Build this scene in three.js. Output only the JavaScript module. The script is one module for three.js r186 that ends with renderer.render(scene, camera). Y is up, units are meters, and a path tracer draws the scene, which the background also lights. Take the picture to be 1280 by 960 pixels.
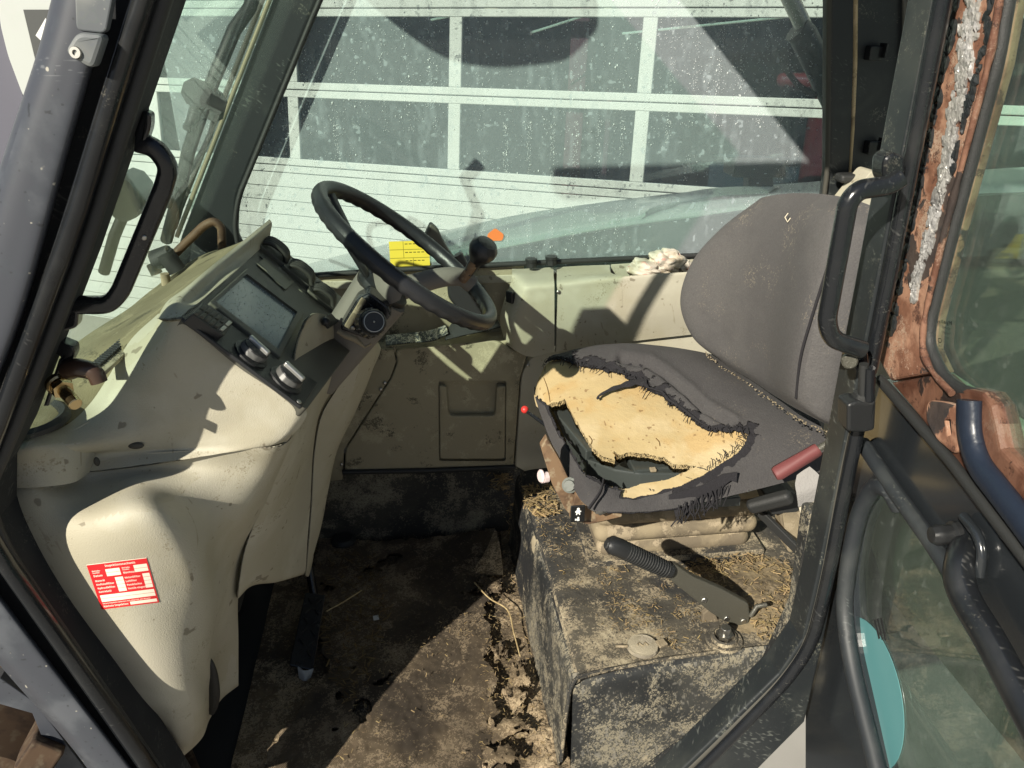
import * as THREE from 'three';
import { RoundedBoxGeometry } from 'three/addons/geometries/RoundedBoxGeometry.js';
import { mergeGeometries, mergeVertices, toCreasedNormals } from 'three/addons/utils/BufferGeometryUtils.js';

// ---------------------------------------------------------------- camera, sky, sun, exposure
const scene = new THREE.Scene();
const V = (x, y, z) => new THREE.Vector3(x, y, z);
const FPX = 985, PITCH = 25.3 * Math.PI / 180, YAW = 6.8 * Math.PI / 180;
const EYE = V(0, 1.35, 0.9);
const FWD = V(Math.sin(YAW) * Math.cos(PITCH), -Math.sin(PITCH), -Math.cos(YAW) * Math.cos(PITCH));
const RIGHT = V(Math.cos(YAW), 0, Math.sin(YAW));
const UPV = RIGHT.clone().cross(FWD);
const camera = new THREE.PerspectiveCamera(2 * Math.atan(480 / FPX) * 180 / Math.PI, 4 / 3, 0.05, 200);
camera.position.copy(EYE); camera.lookAt(EYE.clone().add(FWD)); camera.updateMatrixWorld();

const SUN = V(-0.296, 0.293, 0.35).normalize();       // towards the sun
{
  const w = 256, h = 128, d = new Float32Array(w * h * 4);
  for (let j = 0; j < h; j++) for (let i = 0; i < w; i++) {
    const el = (j + .5) / h * Math.PI - Math.PI / 2, az = (i + .5) / w * 2 * Math.PI - Math.PI;
    const v = V(Math.cos(el) * Math.cos(az), Math.sin(el), Math.cos(el) * Math.sin(az));
    const t = Math.max(0, v.y), s = Math.pow(Math.max(0, v.dot(SUN)), 6) * .25;
    const k = Math.pow(1 - t, 2.2);
    const o = (j * w + i) * 4, q = .20;
    d[o] = q * (.36 + .62 * k + s); d[o + 1] = q * (.55 + .50 * k + s); d[o + 2] = q * (.92 + .22 * k + s * .8); d[o + 3] = 1;
    if (v.y < 0) { d[o] = q * .5; d[o + 1] = q * .5; d[o + 2] = q * .48; }
  }
  const t = new THREE.DataTexture(d, w, h, THREE.RGBAFormat, THREE.FloatType);
  t.mapping = THREE.EquirectangularReflectionMapping; t.magFilter = THREE.LinearFilter; t.minFilter = THREE.LinearFilter; t.needsUpdate = true;
  scene.background = t; scene.environment = t;
}
const sun = new THREE.DirectionalLight(new THREE.Color().setRGB(1, .93, .80), 5);
sun.position.copy(SUN.clone().multiplyScalar(12)); sun.target.position.set(0, .6, -.6);
sun.position.add(sun.target.position);
sun.castShadow = true; sun.shadow.mapSize.set(4096, 4096);
Object.assign(sun.shadow.camera, { left: -8, right: 8, top: 8, bottom: -8, near: .1, far: 40 });
scene.add(sun, sun.target);
const renderer = new THREE.WebGLRenderer({ antialias: true });
renderer.setSize(1024, 768);
renderer.toneMapping = THREE.LinearToneMapping; renderer.toneMappingExposure = 1.5;
renderer.shadowMap.enabled = true;

// ---------------------------------------------------------------- helpers
let seed = 7;
const rnd = () => { seed = (seed * 1664525 + 1013904223) >>> 0; return seed / 4294967296; };
const rr = (a, b) => a + (b - a) * rnd();
function ray(px, py) { return FWD.clone().addScaledVector(RIGHT, (px - 640) / FPX).addScaledVector(UPV, (480 - py) / FPX); }
function at(axis, px, py, v) { const d = ray(px, py); return EYE.clone().addScaledVector(d, (v - EYE[axis]) / d[axis]); }
const Z = (px, py, z) => at('z', px, py, z), Y = (px, py, y) => at('y', px, py, y);
function onPlane(px, py, p, n) { const d = ray(px, py); return EYE.clone().addScaledVector(d, p.clone().sub(EYE).dot(n) / d.dot(n)); }
const zz = (z, list) => list.map(([x, y, q]) => Z(x, y, q === undefined ? z : q));
const hash = (x, y, s) => { let h = Math.imul(x, 374761393) + Math.imul(y, 668265263) + Math.imul(s, 1274126177); h = Math.imul(h ^ (h >>> 13), 1274126177); return ((h ^ (h >>> 16)) >>> 0) / 4294967296; };
function noise(u, v, n, s = 0) {          // tileable value noise, n cells per unit
  const x = u * n, y = v * n, i = Math.floor(x), j = Math.floor(y); let a = x - i, b = y - j;
  a = a * a * (3 - 2 * a); b = b * b * (3 - 2 * b);
  const m = k => ((k % n) + n) % n;
  return (hash(m(i), m(j), s) * (1 - a) + hash(m(i + 1), m(j), s) * a) * (1 - b) + (hash(m(i), m(j + 1), s) * (1 - a) + hash(m(i + 1), m(j + 1), s) * a) * b;
}
function fbm(u, v, n, o, s = 0) { let t = 0, a = .5, w = 0; for (let k = 0; k < o; k++) { t += a * noise(u, v, n << k, s + k); w += a; a *= .55; } return t / w; }
const cl = (x, a = 0, b = 1) => Math.min(b, Math.max(a, x));
const st = (a, b, x) => { x = cl((x - a) / (b - a)); return x * x * (3 - 2 * x); };
const mixc = (a, b, t) => [a[0] + (b[0] - a[0]) * t, a[1] + (b[1] - a[1]) * t, a[2] + (b[2] - a[2]) * t];
const enc = c => 255 * (c <= .0031308 ? 12.92 * c : 1.055 * Math.pow(c, 1 / 2.4) - .055);
function tex(n, fn, color = true, size = 1) {           // fn(u,v) -> linear rgb (or grey for data)
  const d = new Uint8Array(n * n * 4);
  for (let j = 0; j < n; j++) for (let i = 0; i < n; i++) {
    let c = fn((i + .5) / n, (j + .5) / n); if (typeof c === 'number') c = [c, c, c];
    const o = (j * n + i) * 4;
    for (let k = 0; k < 3; k++) d[o + k] = color ? enc(cl(c[k])) : 255 * cl(c[k]);
    d[o + 3] = c.length > 3 ? 255 * cl(c[3]) : 255;
  }
  const t = new THREE.DataTexture(d, n, n); t.wrapS = t.wrapT = THREE.RepeatWrapping;
  t.magFilter = THREE.LinearFilter; t.minFilter = THREE.LinearMipmapLinearFilter; t.generateMipmaps = true;
  if (color) t.colorSpace = THREE.SRGBColorSpace;
  t.repeat.set(1 / size, 1 / size); t.needsUpdate = true; return t;
}
function mat(o) { const p = o.phys ? new THREE.MeshPhysicalMaterial() : new THREE.MeshStandardMaterial(); delete o.phys; if (Array.isArray(o.color)) o.color = new THREE.Color().setRGB(...o.color); if (Array.isArray(o.emissive)) o.emissive = new THREE.Color().setRGB(...o.emissive); p.setValues({ roughness: .7, metalness: 0, side: THREE.DoubleSide, ...o }); return p; }

// geometry: every geometry carries position, normal, uv (metres), non-indexed after fin()
function fin(g) { g = g.index ? g.toNonIndexed() : g; for (const k of Object.keys(g.attributes)) if (!['position', 'normal', 'uv'].includes(k)) g.deleteAttribute(k); if (!g.attributes.normal) g.computeVertexNormals(); return g; }
function boxUV(g, s = 1) {
  g = fin(g); const p = g.attributes.position, n = g.attributes.normal, u = new Float32Array(p.count * 2);
  for (let i = 0; i < p.count; i += 3) {
    let a = 0, b = 0, c = 0; for (let k = 0; k < 3; k++) { a += n.getX(i + k); b += n.getY(i + k); c += n.getZ(i + k); }
    a = Math.abs(a); b = Math.abs(b); c = Math.abs(c);
    for (let k = 0; k < 3; k++) { const x = p.getX(i + k), y = p.getY(i + k), z = p.getZ(i + k);
      const [q, r] = a > b && a > c ? [z, y] : b > c ? [x, z] : [x, y]; u[(i + k) * 2] = q * s; u[(i + k) * 2 + 1] = r * s; }
  }
  g.setAttribute('uv', new THREE.BufferAttribute(u, 2)); return g;
}
const merge = (...gs) => mergeGeometries(gs.flat().map(g => boxUVif(g)));
function boxUVif(g) { return g.userData.uvok ? fin2(g) : boxUV(g); }
function fin2(g) { const r = fin(g); r.userData.uvok = true; return r; }
const okuv = g => { g.userData.uvok = true; return g; };
function catmull(pts, n) { return new THREE.CatmullRomCurve3(pts, false, 'centripetal').getPoints(n); }
// patch of control rows -> smooth sheet with thickness (pushed away from the side the normals face)
function patch(rows, nu = 10, nv = 10, thick = .004, disp) {
  const L = rows.map(r => catmull(r, (r.length - 1) * nu)), W = L[0].length, cols = [];
  for (let i = 0; i < W; i++) cols.push(catmull(L.map(r => r[i]), (rows.length - 1) * nv));
  const H = cols[0].length, P = [];
  for (let j = 0; j < H; j++) for (let i = 0; i < W; i++) P.push(cols[i][j]);
  return gridSheet(P, W, H, thick, disp);
}
function gridSheet(P, W, H, thick, disp, keep) {
  const uv = new Float32Array(W * H * 2), idx = [];
  for (let j = 0; j < H; j++) for (let i = 1; i < W; i++) uv[(j * W + i) * 2] = uv[(j * W + i - 1) * 2] + P[j * W + i].distanceTo(P[j * W + i - 1]);
  for (let i = 0; i < W; i++) for (let j = 1; j < H; j++) uv[(j * W + i) * 2 + 1] = uv[((j - 1) * W + i) * 2 + 1] + P[j * W + i].distanceTo(P[(j - 1) * W + i]);
  const g = new THREE.BufferGeometry();
  for (let j = 0; j < H - 1; j++) for (let i = 0; i < W - 1; i++) { const a = j * W + i; if (keep && !keep(P[a], P[a + 1], P[a + W], P[a + W + 1])) continue; idx.push(a, a + W, a + 1, a + 1, a + W, a + W + 1); }
  const pos = new Float32Array(W * H * 3); P.forEach((p, k) => p.toArray(pos, k * 3));
  g.setAttribute('position', new THREE.BufferAttribute(pos, 3)); g.setAttribute('uv', new THREE.BufferAttribute(uv, 2));
  g.setIndex(idx); g.computeVertexNormals();
  // normals must face the eye on the whole; flip the winding otherwise
  let s = 0; const N = g.attributes.normal; for (let k = 0; k < W * H; k += 3) s += V(N.getX(k), N.getY(k), N.getZ(k)).dot(EYE.clone().sub(P[k]));
  if (s < 0) { for (let k = 0; k < idx.length; k += 3) [idx[k], idx[k + 1]] = [idx[k + 1], idx[k]]; g.setIndex(idx); g.computeVertexNormals(); }
  if (disp) { for (let k = 0; k < W * H; k++) { const n = V(N.getX(k), N.getY(k), N.getZ(k)); P[k] = P[k].clone().addScaledVector(n, disp(P[k], uv[k * 2], uv[k * 2 + 1])); P[k].toArray(pos, k * 3); } g.computeVertexNormals(); }
  if (!thick) return okuv(fin(g));
  const pos2 = new Float32Array(W * H * 3); const nn = g.attributes.normal;
  for (let k = 0; k < W * H; k++) for (let c = 0; c < 3; c++) pos2[k * 3 + c] = pos[k * 3 + c] - thick * nn.array[k * 3 + c];
  const all = new Float32Array(W * H * 6); all.set(pos); all.set(pos2, W * H * 3);
  const n2 = new Float32Array(W * H * 6); n2.set(nn.array); for (let k = 0; k < W * H * 3; k++) n2[W * H * 3 + k] = -nn.array[k];
  const uv2 = new Float32Array(W * H * 4); uv2.set(uv); uv2.set(uv, W * H * 2);
  const id2 = [...idx]; for (let k = 0; k < idx.length; k += 3) id2.push(idx[k] + W * H, idx[k + 2] + W * H, idx[k + 1] + W * H);
  const edge = new Map(); for (let k = 0; k < idx.length; k += 3) for (let e = 0; e < 3; e++) { const a = idx[k + e], b = idx[k + (e + 1) % 3]; const r = b * 1e7 + a; if (edge.has(r)) edge.delete(r); else edge.set(a * 1e7 + b, [a, b]); }
  for (const [a, b] of edge.values()) id2.push(b, a, a + W * H, b, a + W * H, b + W * H);
  const h = new THREE.BufferGeometry(); h.setAttribute('position', new THREE.BufferAttribute(all, 3)); h.setAttribute('normal', new THREE.BufferAttribute(n2, 3)); h.setAttribute('uv', new THREE.BufferAttribute(uv2, 2)); h.setIndex(id2);
  return okuv(boxUV(h));
}
// flat polygon in space -> slab; the given face stays put, thickness goes away from the eye
function slab(pts, t = .01, o = {}) {
  const n = V(0, 0, 0); for (let i = 0; i < pts.length; i++) { const a = pts[i], b = pts[(i + 1) % pts.length]; n.x += (a.y - b.y) * (a.z + b.z); n.y += (a.z - b.z) * (a.x + b.x); n.z += (a.x - b.x) * (a.y + b.y); }
  n.normalize(); if (n.dot(EYE.clone().sub(pts[0])) < 0) n.negate(); if (o.n) n.copy(o.n);
  const ex = pts[1].clone().sub(pts[0]); ex.addScaledVector(n, -ex.dot(n)).normalize(); const ey = n.clone().cross(ex);
  const to2 = p => { const d = p.clone().sub(pts[0]); return new THREE.Vector2(d.dot(ex), d.dot(ey)); };
  const q = pts.map(to2), s = new THREE.Shape(); roundPath(s, q, o.r || 0);
  for (const h of o.holes || []) { const k = new THREE.Path(); roundPath(k, h.map(to2), o.hr || 0); s.holes.push(k); }
  const b = o.bevel ?? Math.min(.0015, t / 4);
  const g = new THREE.ExtrudeGeometry(s, { depth: t - 2 * b, bevelEnabled: b > 0, bevelThickness: b, bevelSize: b, bevelOffset: -b, bevelSegments: o.bs || 2, curveSegments: 6 });
  g.translate(0, 0, -t + b); g.applyMatrix4(new THREE.Matrix4().makeBasis(ex, ey, n).setPosition(pts[0]));
  return boxUV(g);
}
function roundPath(s, q, r) {
  const n = q.length; if (!r) { q.forEach((p, i) => i ? s.lineTo(p.x, p.y) : s.moveTo(p.x, p.y)); s.closePath(); return; }
  for (let i = 0; i < n; i++) { const a = q[(i + n - 1) % n], b = q[i], c = q[(i + 1) % n]; const R = Math.min(Array.isArray(r) ? r[i] : r, a.distanceTo(b) * .45, c.distanceTo(b) * .45);
    const p = b.clone().lerp(a, R / a.distanceTo(b)), e = b.clone().lerp(c, R / c.distanceTo(b)); if (i) s.lineTo(p.x, p.y); else s.moveTo(p.x, p.y); if (R > 0) s.quadraticCurveTo(b.x, b.y, e.x, e.y); }
  s.closePath();
}
function bendPts(pts, r, k = 5) { const o = [pts[0]]; for (let i = 1; i < pts.length - 1; i++) { const a = pts[i - 1], b = pts[i], c = pts[i + 1], R = Math.min(r, a.distanceTo(b) * .48, c.distanceTo(b) * .48); const p = b.clone().lerp(a, R / a.distanceTo(b)), e = b.clone().lerp(c, R / c.distanceTo(b)); for (let t = 0; t <= k; t++) { const s = t / k; o.push(p.clone().multiplyScalar((1 - s) * (1 - s)).addScaledVector(b, 2 * s * (1 - s)).addScaledVector(e, s * s)); } } o.push(pts[pts.length - 1]); return o; }
// tube along a polyline with round bends, capped; rad may be a function of 0..1
function tube(pts, rad, o = {}) {
  pts = o.bend ? bendPts(pts, o.bend) : pts; if (o.smooth) pts = catmull(pts, o.smooth);
  const sec = o.sec || 12, n = pts.length, len = [0]; for (let i = 1; i < n; i++) len.push(len[i - 1] + pts[i].distanceTo(pts[i - 1]));
  let T = pts[1].clone().sub(pts[0]).normalize(), N = o.up ? o.up.clone() : Math.abs(T.y) < .9 ? V(0, 1, 0) : V(1, 0, 0); N.addScaledVector(T, -N.dot(T)).normalize();
  const pos = [], uv = [], idx = [], sq = o.square || 0, asp = o.asp || 1;
  for (let i = 0; i < n; i++) {
    const t = pts[Math.min(n - 1, i + 1)].clone().sub(pts[Math.max(0, i - 1)]).normalize(); N.addScaledVector(t, -N.dot(t)).normalize(); const B = t.clone().cross(N);
    const r = typeof rad === 'function' ? rad(len[i] / len[n - 1]) : rad;
    for (let k = 0; k <= sec; k++) { const a = k / sec * 2 * Math.PI; let c = Math.cos(a), s = Math.sin(a); if (sq) { const m = Math.pow(Math.pow(Math.abs(c), sq) + Math.pow(Math.abs(s), sq), -1 / sq); c *= m; s *= m; }
      const p = pts[i].clone().addScaledVector(N, c * r).addScaledVector(B, s * r * asp); pos.push(p.x, p.y, p.z); uv.push(k / sec * 6.28 * r, len[i]); }
    if (i) for (let k = 0; k < sec; k++) { const a = (i - 1) * (sec + 1) + k, b = a + sec + 1; idx.push(a, b, a + 1, a + 1, b, b + 1); }
  }
  if (!o.open) for (const e of [0, n - 1]) { const c = pos.length / 3; pos.push(pts[e].x, pts[e].y, pts[e].z); uv.push(0, len[e]); const b0 = c + 1; for (let k = 0; k <= sec; k++) { const b = (e * (sec + 1) + k) * 3; pos.push(pos[b], pos[b + 1], pos[b + 2]); uv.push(0, len[e]); } for (let k = 0; k < sec; k++) e ? idx.push(c, b0 + k + 1, b0 + k) : idx.push(c, b0 + k, b0 + k + 1); }
  const g = new THREE.BufferGeometry(); g.setAttribute('position', new THREE.Float32BufferAttribute(pos, 3)); g.setAttribute('uv', new THREE.Float32BufferAttribute(uv, 2)); g.setIndex(idx);
  g.computeVertexNormals();
  const nrm = g.attributes.normal; for (let i = 0; i < n; i++) { const a = i * (sec + 1), b = a + sec; const m = V(nrm.getX(a) + nrm.getX(b), nrm.getY(a) + nrm.getY(b), nrm.getZ(a) + nrm.getZ(b)).normalize(); nrm.setXYZ(a, m.x, m.y, m.z); nrm.setXYZ(b, m.x, m.y, m.z); }
  // outward check
  const m0 = V(nrm.getX(0), nrm.getY(0), nrm.getZ(0)); if (m0.dot(V(pos[0], pos[1], pos[2]).sub(pts[0])) < 0) { for (let k = 0; k < idx.length; k += 3) [idx[k], idx[k + 1]] = [idx[k + 1], idx[k]]; g.setIndex(idx); for (let k = 0; k < nrm.count * 3; k++) nrm.array[k] *= -1; }
  return okuv(fin(g));
}
const basis = (o, z, up = V(0, 1, 0)) => { z = z.clone().normalize(); let x = up.clone().cross(z); if (x.length() < 1e-3) x = V(1, 0, 0); x.normalize(); const y = z.clone().cross(x); return new THREE.Matrix4().makeBasis(x, y, z).setPosition(o); };
// lathe: profile [[r, h]...], axis from p along dir
function lathe(p, dir, prof, seg = 24, up) { const g = new THREE.LatheGeometry(prof.map(a => new THREE.Vector2(Math.max(1e-5, a[0]), a[1])), seg); g.rotateX(Math.PI / 2); g.applyMatrix4(basis(p, dir, up)); return boxUV(toCreasedNormals(g, .7)); }
const cyl = (p, dir, r, h, b = .001, seg = 20) => lathe(p, dir, [[0, 0], [r - b, 0], [r, b], [r, h - b], [r - b, h], [0, h]], seg);
function rbox(p, w, h, d, r = .003, m) { const g = new RoundedBoxGeometry(w, h, d, 2, Math.min(r, w / 2.1, h / 2.1, d / 2.1)); if (m) g.applyMatrix4(m); g.translate(p.x, p.y, p.z); return boxUV(g); }
// box between two points, width w across (along 'side'), height h
function beam(a, b, w, h, side, r = .002) { const z = b.clone().sub(a), L = z.length(); z.normalize(); const x = side.clone().addScaledVector(z, -side.dot(z)).normalize(), y = z.clone().cross(x); const g = new RoundedBoxGeometry(w, h, L, 2, Math.min(r, w / 2.1, h / 2.1)); g.applyMatrix4(new THREE.Matrix4().makeBasis(x, y, z).setPosition(a.clone().lerp(b, .5))); return boxUV(g); }
const ball = (p, r, sx = 1, sy = 1, sz = 1) => { const g = new THREE.SphereGeometry(r, 16, 12); g.scale(sx, sy, sz); g.translate(p.x, p.y, p.z); return boxUV(g); };

// scene bookkeeping
const used = {}, things = [];
const numbered = n => { const k = used[n] = (used[n] ?? -1) + 1; return k ? `${n}_${String(k).padStart(3, '0')}` : n; };
function thing(name, label, category, group) { const o = new THREE.Group(); o.name = numbered(name); o.userData = { label, category }; if (group) o.userData.group = group; scene.add(o); things.push(o); return o; }
function part(parent, name, geo, material, label) { const g = Array.isArray(geo) ? merge(geo) : boxUVif(geo); const m = new THREE.Mesh(g, material); m.name = name; m.castShadow = m.receiveShadow = true; if (label) m.userData.label = label; parent.add(m); return m; }
function struct(name, geo, material) { const m = part(scene, numbered(name), geo, material); m.userData.kind = 'structure'; return m; }
function one(name, label, category, geo, material, group) { const m = part(scene, numbered(name), geo, material); m.userData = { label, category }; if (group) m.userData.group = group; return m; }

// ---------------------------------------------------------------- materials
const speck = (u, v, n, s, t) => noise(u, v, n, s) > t ? 1 : 0;
const T = {};
const warp = (u, v, n, s) => [u + .09 * (fbm(u, v, n, 3, s + 500) - .5), v + .09 * (fbm(u, v, n, 3, s + 600) - .5)];
// grains: a stain drawn as separate specks, denser where 'd' is larger
const stip = (c, k, d, u, v, s) => mixc(c, k, .9 * st(-.16, .16, d - (.62 * noise(u, v, 512, s) + .38 * noise(u, v, 190, s + 1))));
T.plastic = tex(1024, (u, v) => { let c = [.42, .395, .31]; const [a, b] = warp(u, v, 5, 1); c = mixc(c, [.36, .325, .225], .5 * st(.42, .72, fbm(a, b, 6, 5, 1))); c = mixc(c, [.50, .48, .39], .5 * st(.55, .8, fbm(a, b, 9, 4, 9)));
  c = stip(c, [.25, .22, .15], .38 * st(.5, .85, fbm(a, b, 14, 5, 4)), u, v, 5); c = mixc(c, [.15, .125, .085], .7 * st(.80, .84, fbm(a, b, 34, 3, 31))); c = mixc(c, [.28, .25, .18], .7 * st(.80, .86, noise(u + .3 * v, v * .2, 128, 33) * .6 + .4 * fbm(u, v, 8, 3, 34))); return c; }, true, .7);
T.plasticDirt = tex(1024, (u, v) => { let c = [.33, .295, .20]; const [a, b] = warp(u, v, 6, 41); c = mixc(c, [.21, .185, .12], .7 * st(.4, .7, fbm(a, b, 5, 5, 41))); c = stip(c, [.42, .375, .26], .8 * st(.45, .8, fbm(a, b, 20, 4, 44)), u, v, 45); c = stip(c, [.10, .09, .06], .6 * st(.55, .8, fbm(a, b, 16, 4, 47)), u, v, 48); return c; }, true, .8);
T.grain = tex(256, (u, v) => fbm(u, v, 64, 2, 3), false, .06);
T.black = tex(1024, (u, v) => { let c = [.0105, .012, .014]; const [a, b] = warp(u, v, 6, 11); c = mixc(c, [.026, .027, .027], .8 * st(.45, .8, fbm(a, b, 7, 5, 11))); c = stip(c, [.10, .095, .08], .35 * st(.5, .85, fbm(a, b, 9, 5, 12)), u, v, 13); const s = noise(u + v, v, 128, 5) * fbm(u, v, 5, 3, 6); c = mixc(c, [.12, .12, .115], .4 * st(.5, .68, s)); return c; }, true, .6);
T.blackRough = tex(256, (u, v) => .3 + .45 * fbm(u, v, 8, 5, 14), false, .3);
T.greyPaint = tex(512, (u, v) => { let c = [.05, .056, .068]; c = mixc(c, [.10, .108, .122], .7 * st(.45, .75, fbm(u, v, 6, 6, 21))); c = mixc(c, [.02, .022, .025], .7 * st(.76, .84, fbm(u, v, 50, 3, 22))); c = mixc(c, [.42, .40, .33], .8 * st(.86, .9, fbm(u, v, 45, 2, 29)));
  const s = noise(u + v * .3, v * 7, 40, 25) * noise(u, v, 7, 26); c = mixc(c, [.26, .27, .28], .35 * st(.62, .74, s)); return c; }, true, .35);
T.dusty = tex(1024, (u, v) => { const [a, b] = warp(u, v, 5, 50), d = fbm(a, b, 4, 6, 51), e = fbm(a, b, 22, 5, 53); let c = [.026, .026, .025]; c = mixc(c, [.085, .075, .056], st(.3, .6, d)); c = stip(c, [.30, .25, .17], .14 + .50 * st(.34, .66, d * .4 + e * .6), u, v, 54); c = stip(c, [.40, .345, .235], .55 * st(.50, .70, d * .5 + e * .5), u, v, 56); return c; }, true, .8);
T.dustyBump = tex(512, (u, v) => fbm(u, v, 26, 5, 53), false, .4);
T.scuffed = tex(1024, (u, v) => { const [a, b] = warp(u, v, 5, 60); let c = [.017, .0185, .0195]; const d = fbm(a, b, 5, 6, 61); c = mixc(c, [.05, .05, .045], st(.4, .7, d)); const s = noise(u * 2 + v * .5, v - u * .25, 96, 63); c = stip(c, [.27, .24, .175], .10 + .48 * st(.36, .68, d * .4 + .6 * fbm(a, b, 24, 5, 64)), u, v, 65); c = mixc(c, [.20, .19, .165], .55 * st(.66, .86, s * (.6 + .6 * d))); c = mixc(c, [.42, .36, .25], .85 * st(.72, .80, fbm(a, b, 14, 5, 66))); return c; }, true, .8);
T.mat = tex(1024, (u, v) => { const [a, b] = warp(u, v, 5, 70), d = fbm(a, b, 5, 6, 71), e = fbm(a, b, 24, 4, 73); let c = [.042, .031, .020]; c = mixc(c, [.10, .074, .045], st(.3, .62, d)); c = stip(c, [.24, .185, .12], .16 + .46 * st(.36, .66, d * .45 + e * .55), u, v, 76); c = stip(c, [.34, .275, .18], .4 * st(.52, .76, d * .4 + e * .6), u, v, 79); c = mixc(c, [.020, .015, .011], .45 * st(.54, .78, fbm(a, b, 6, 5, 78))); return c; }, true, .9);
T.matBump = tex(512, (u, v) => { const x = u * 44, y = v * 44, d = Math.sin(x * 6.283) * Math.sin(y * 6.283); return .5 + .25 * d + .35 * (fbm(u, v, 20, 4, 81) - .5); }, false, .16);
T.fabric = tex(1024, (u, v) => { const w = noise(u, v, 512, 91), [a, b] = warp(u, v, 4, 90); let c = [.105, .102, .101]; c = mixc(c, [.15, .145, .14], .6 * st(.42, .75, fbm(a, b, 4, 5, 92))); c = mixc(c, [.055, .052, .055], .5 * w); c = stip(c, [.26, .23, .18], .35 * st(.5, .85, fbm(a, b, 6, 6, 94)), u, v, 93); return c; }, true, .6);
T.fabricBump = tex(512, (u, v) => noise(u, v, 200, 95) * .7 + .3 * noise(u, v, 90, 96), false, .3);
T.foam = tex(1024, (u, v) => { const [a, b] = warp(u, v, 6, 100); let c = [.45, .345, .175]; c = mixc(c, [.51, .405, .23], st(.4, .7, fbm(a, b, 5, 5, 101))); c = mixc(c, [.44, .29, .115], .65 * st(.52, .75, fbm(a, b, 6, 6, 103))); c = stip(c, [.28, .18, .07], .22 * st(.5, .85, fbm(a, b, 12, 5, 104)), u, v, 105); c = mixc(c, [.20, .12, .05], .7 * st(.78, .84, fbm(u, v, 50, 2, 106))); return c; }, true, .45);
T.foamBump = tex(256, (u, v) => fbm(u, v, 50, 3, 107), false, .08);
T.rust = tex(1024, (u, v) => { const [a, b] = warp(u, v, 6, 110), k = fbm(a, b, 6, 6, 111); let c = mixc([.19, .085, .05], [.36, .20, .13], st(.35, .65, fbm(a, b, 14, 5, 115))); c = stip(c, [.42, .30, .22], .6 * st(.45, .8, fbm(a, b, 9, 5, 117)), u, v, 116); c = stip(c, [.07, .03, .02], .7 * st(.5, .8, fbm(a, b, 22, 4, 118)), u, v, 119); c = mixc(c, [.025, .025, .026], .9 * st(.40, .37, k)); return c; }, true, .4);
T.rustBump = tex(1024, (u, v) => { const [a, b] = warp(u, v, 6, 110), k = fbm(a, b, 6, 6, 111); return .3 * st(.40, .38, k) + .35 * fbm(u, v, 60, 4, 119) + .3 * fbm(a, b, 20, 3, 112); }, false, .4);
T.rustyBrown = tex(256, (u, v) => { let c = [.20, .125, .07]; c = mixc(c, [.10, .06, .035], st(.4, .7, fbm(u, v, 6, 5, 121))); c = mixc(c, [.32, .26, .17], .7 * st(.55, .8, fbm(u, v, 14, 4, 123))); return c; }, true, .15);
T.bellows = tex(512, (u, v) => { const [a, b] = warp(u, v, 6, 130); let c = [.34, .285, .19]; c = mixc(c, [.15, .125, .09], .8 * st(.4, .7, fbm(a, b, 6, 5, 131))); c = stip(c, [.44, .37, .26], .8 * st(.4, .8, fbm(a, b, 14, 4, 133)), u, v, 134); return c; }, true, .4);
T.white = tex(256, (u, v) => { let c = [.52, .53, .52]; c = mixc(c, [.42, .43, .41], .5 * st(.4, .75, fbm(u, v, 6, 5, 141))); return c; }, true, 1.6);
T.film = tex(1024, (u, v) => { const a = fbm(u, v, 4, 5, 151), s = noise(u, v * .18, 64, 153) * .6 + noise(u, v * .5, 128, 155) * .4; return .21 + .06 * (a - .5) + .05 * (noise(u, v, 512, 159) - .5) + .10 * st(.5, .9, s) + .25 * st(.74, .86, fbm(u, v, 80, 2, 157)); }, false, .9);
T.straw = tex(64, (u, v) => mixc([.27, .19, .085], [.50, .40, .22], noise(u, v, 8, 161)), true, .05);
T.concrete = tex(512, (u, v) => mixc([.26, .25, .225], [.38, .365, .335], fbm(u, v, 8, 6, 171)), true, 3);
T.rag = tex(256, (u, v) => { let c = [.55, .50, .42]; c = mixc(c, [.42, .36, .27], st(.4, .7, fbm(u, v, 5, 5, 181))); c = mixc(c, [.50, .22, .18], .8 * st(.66, .76, fbm(u, v, 4, 3, 187))); return c; }, true, .12);
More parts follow.
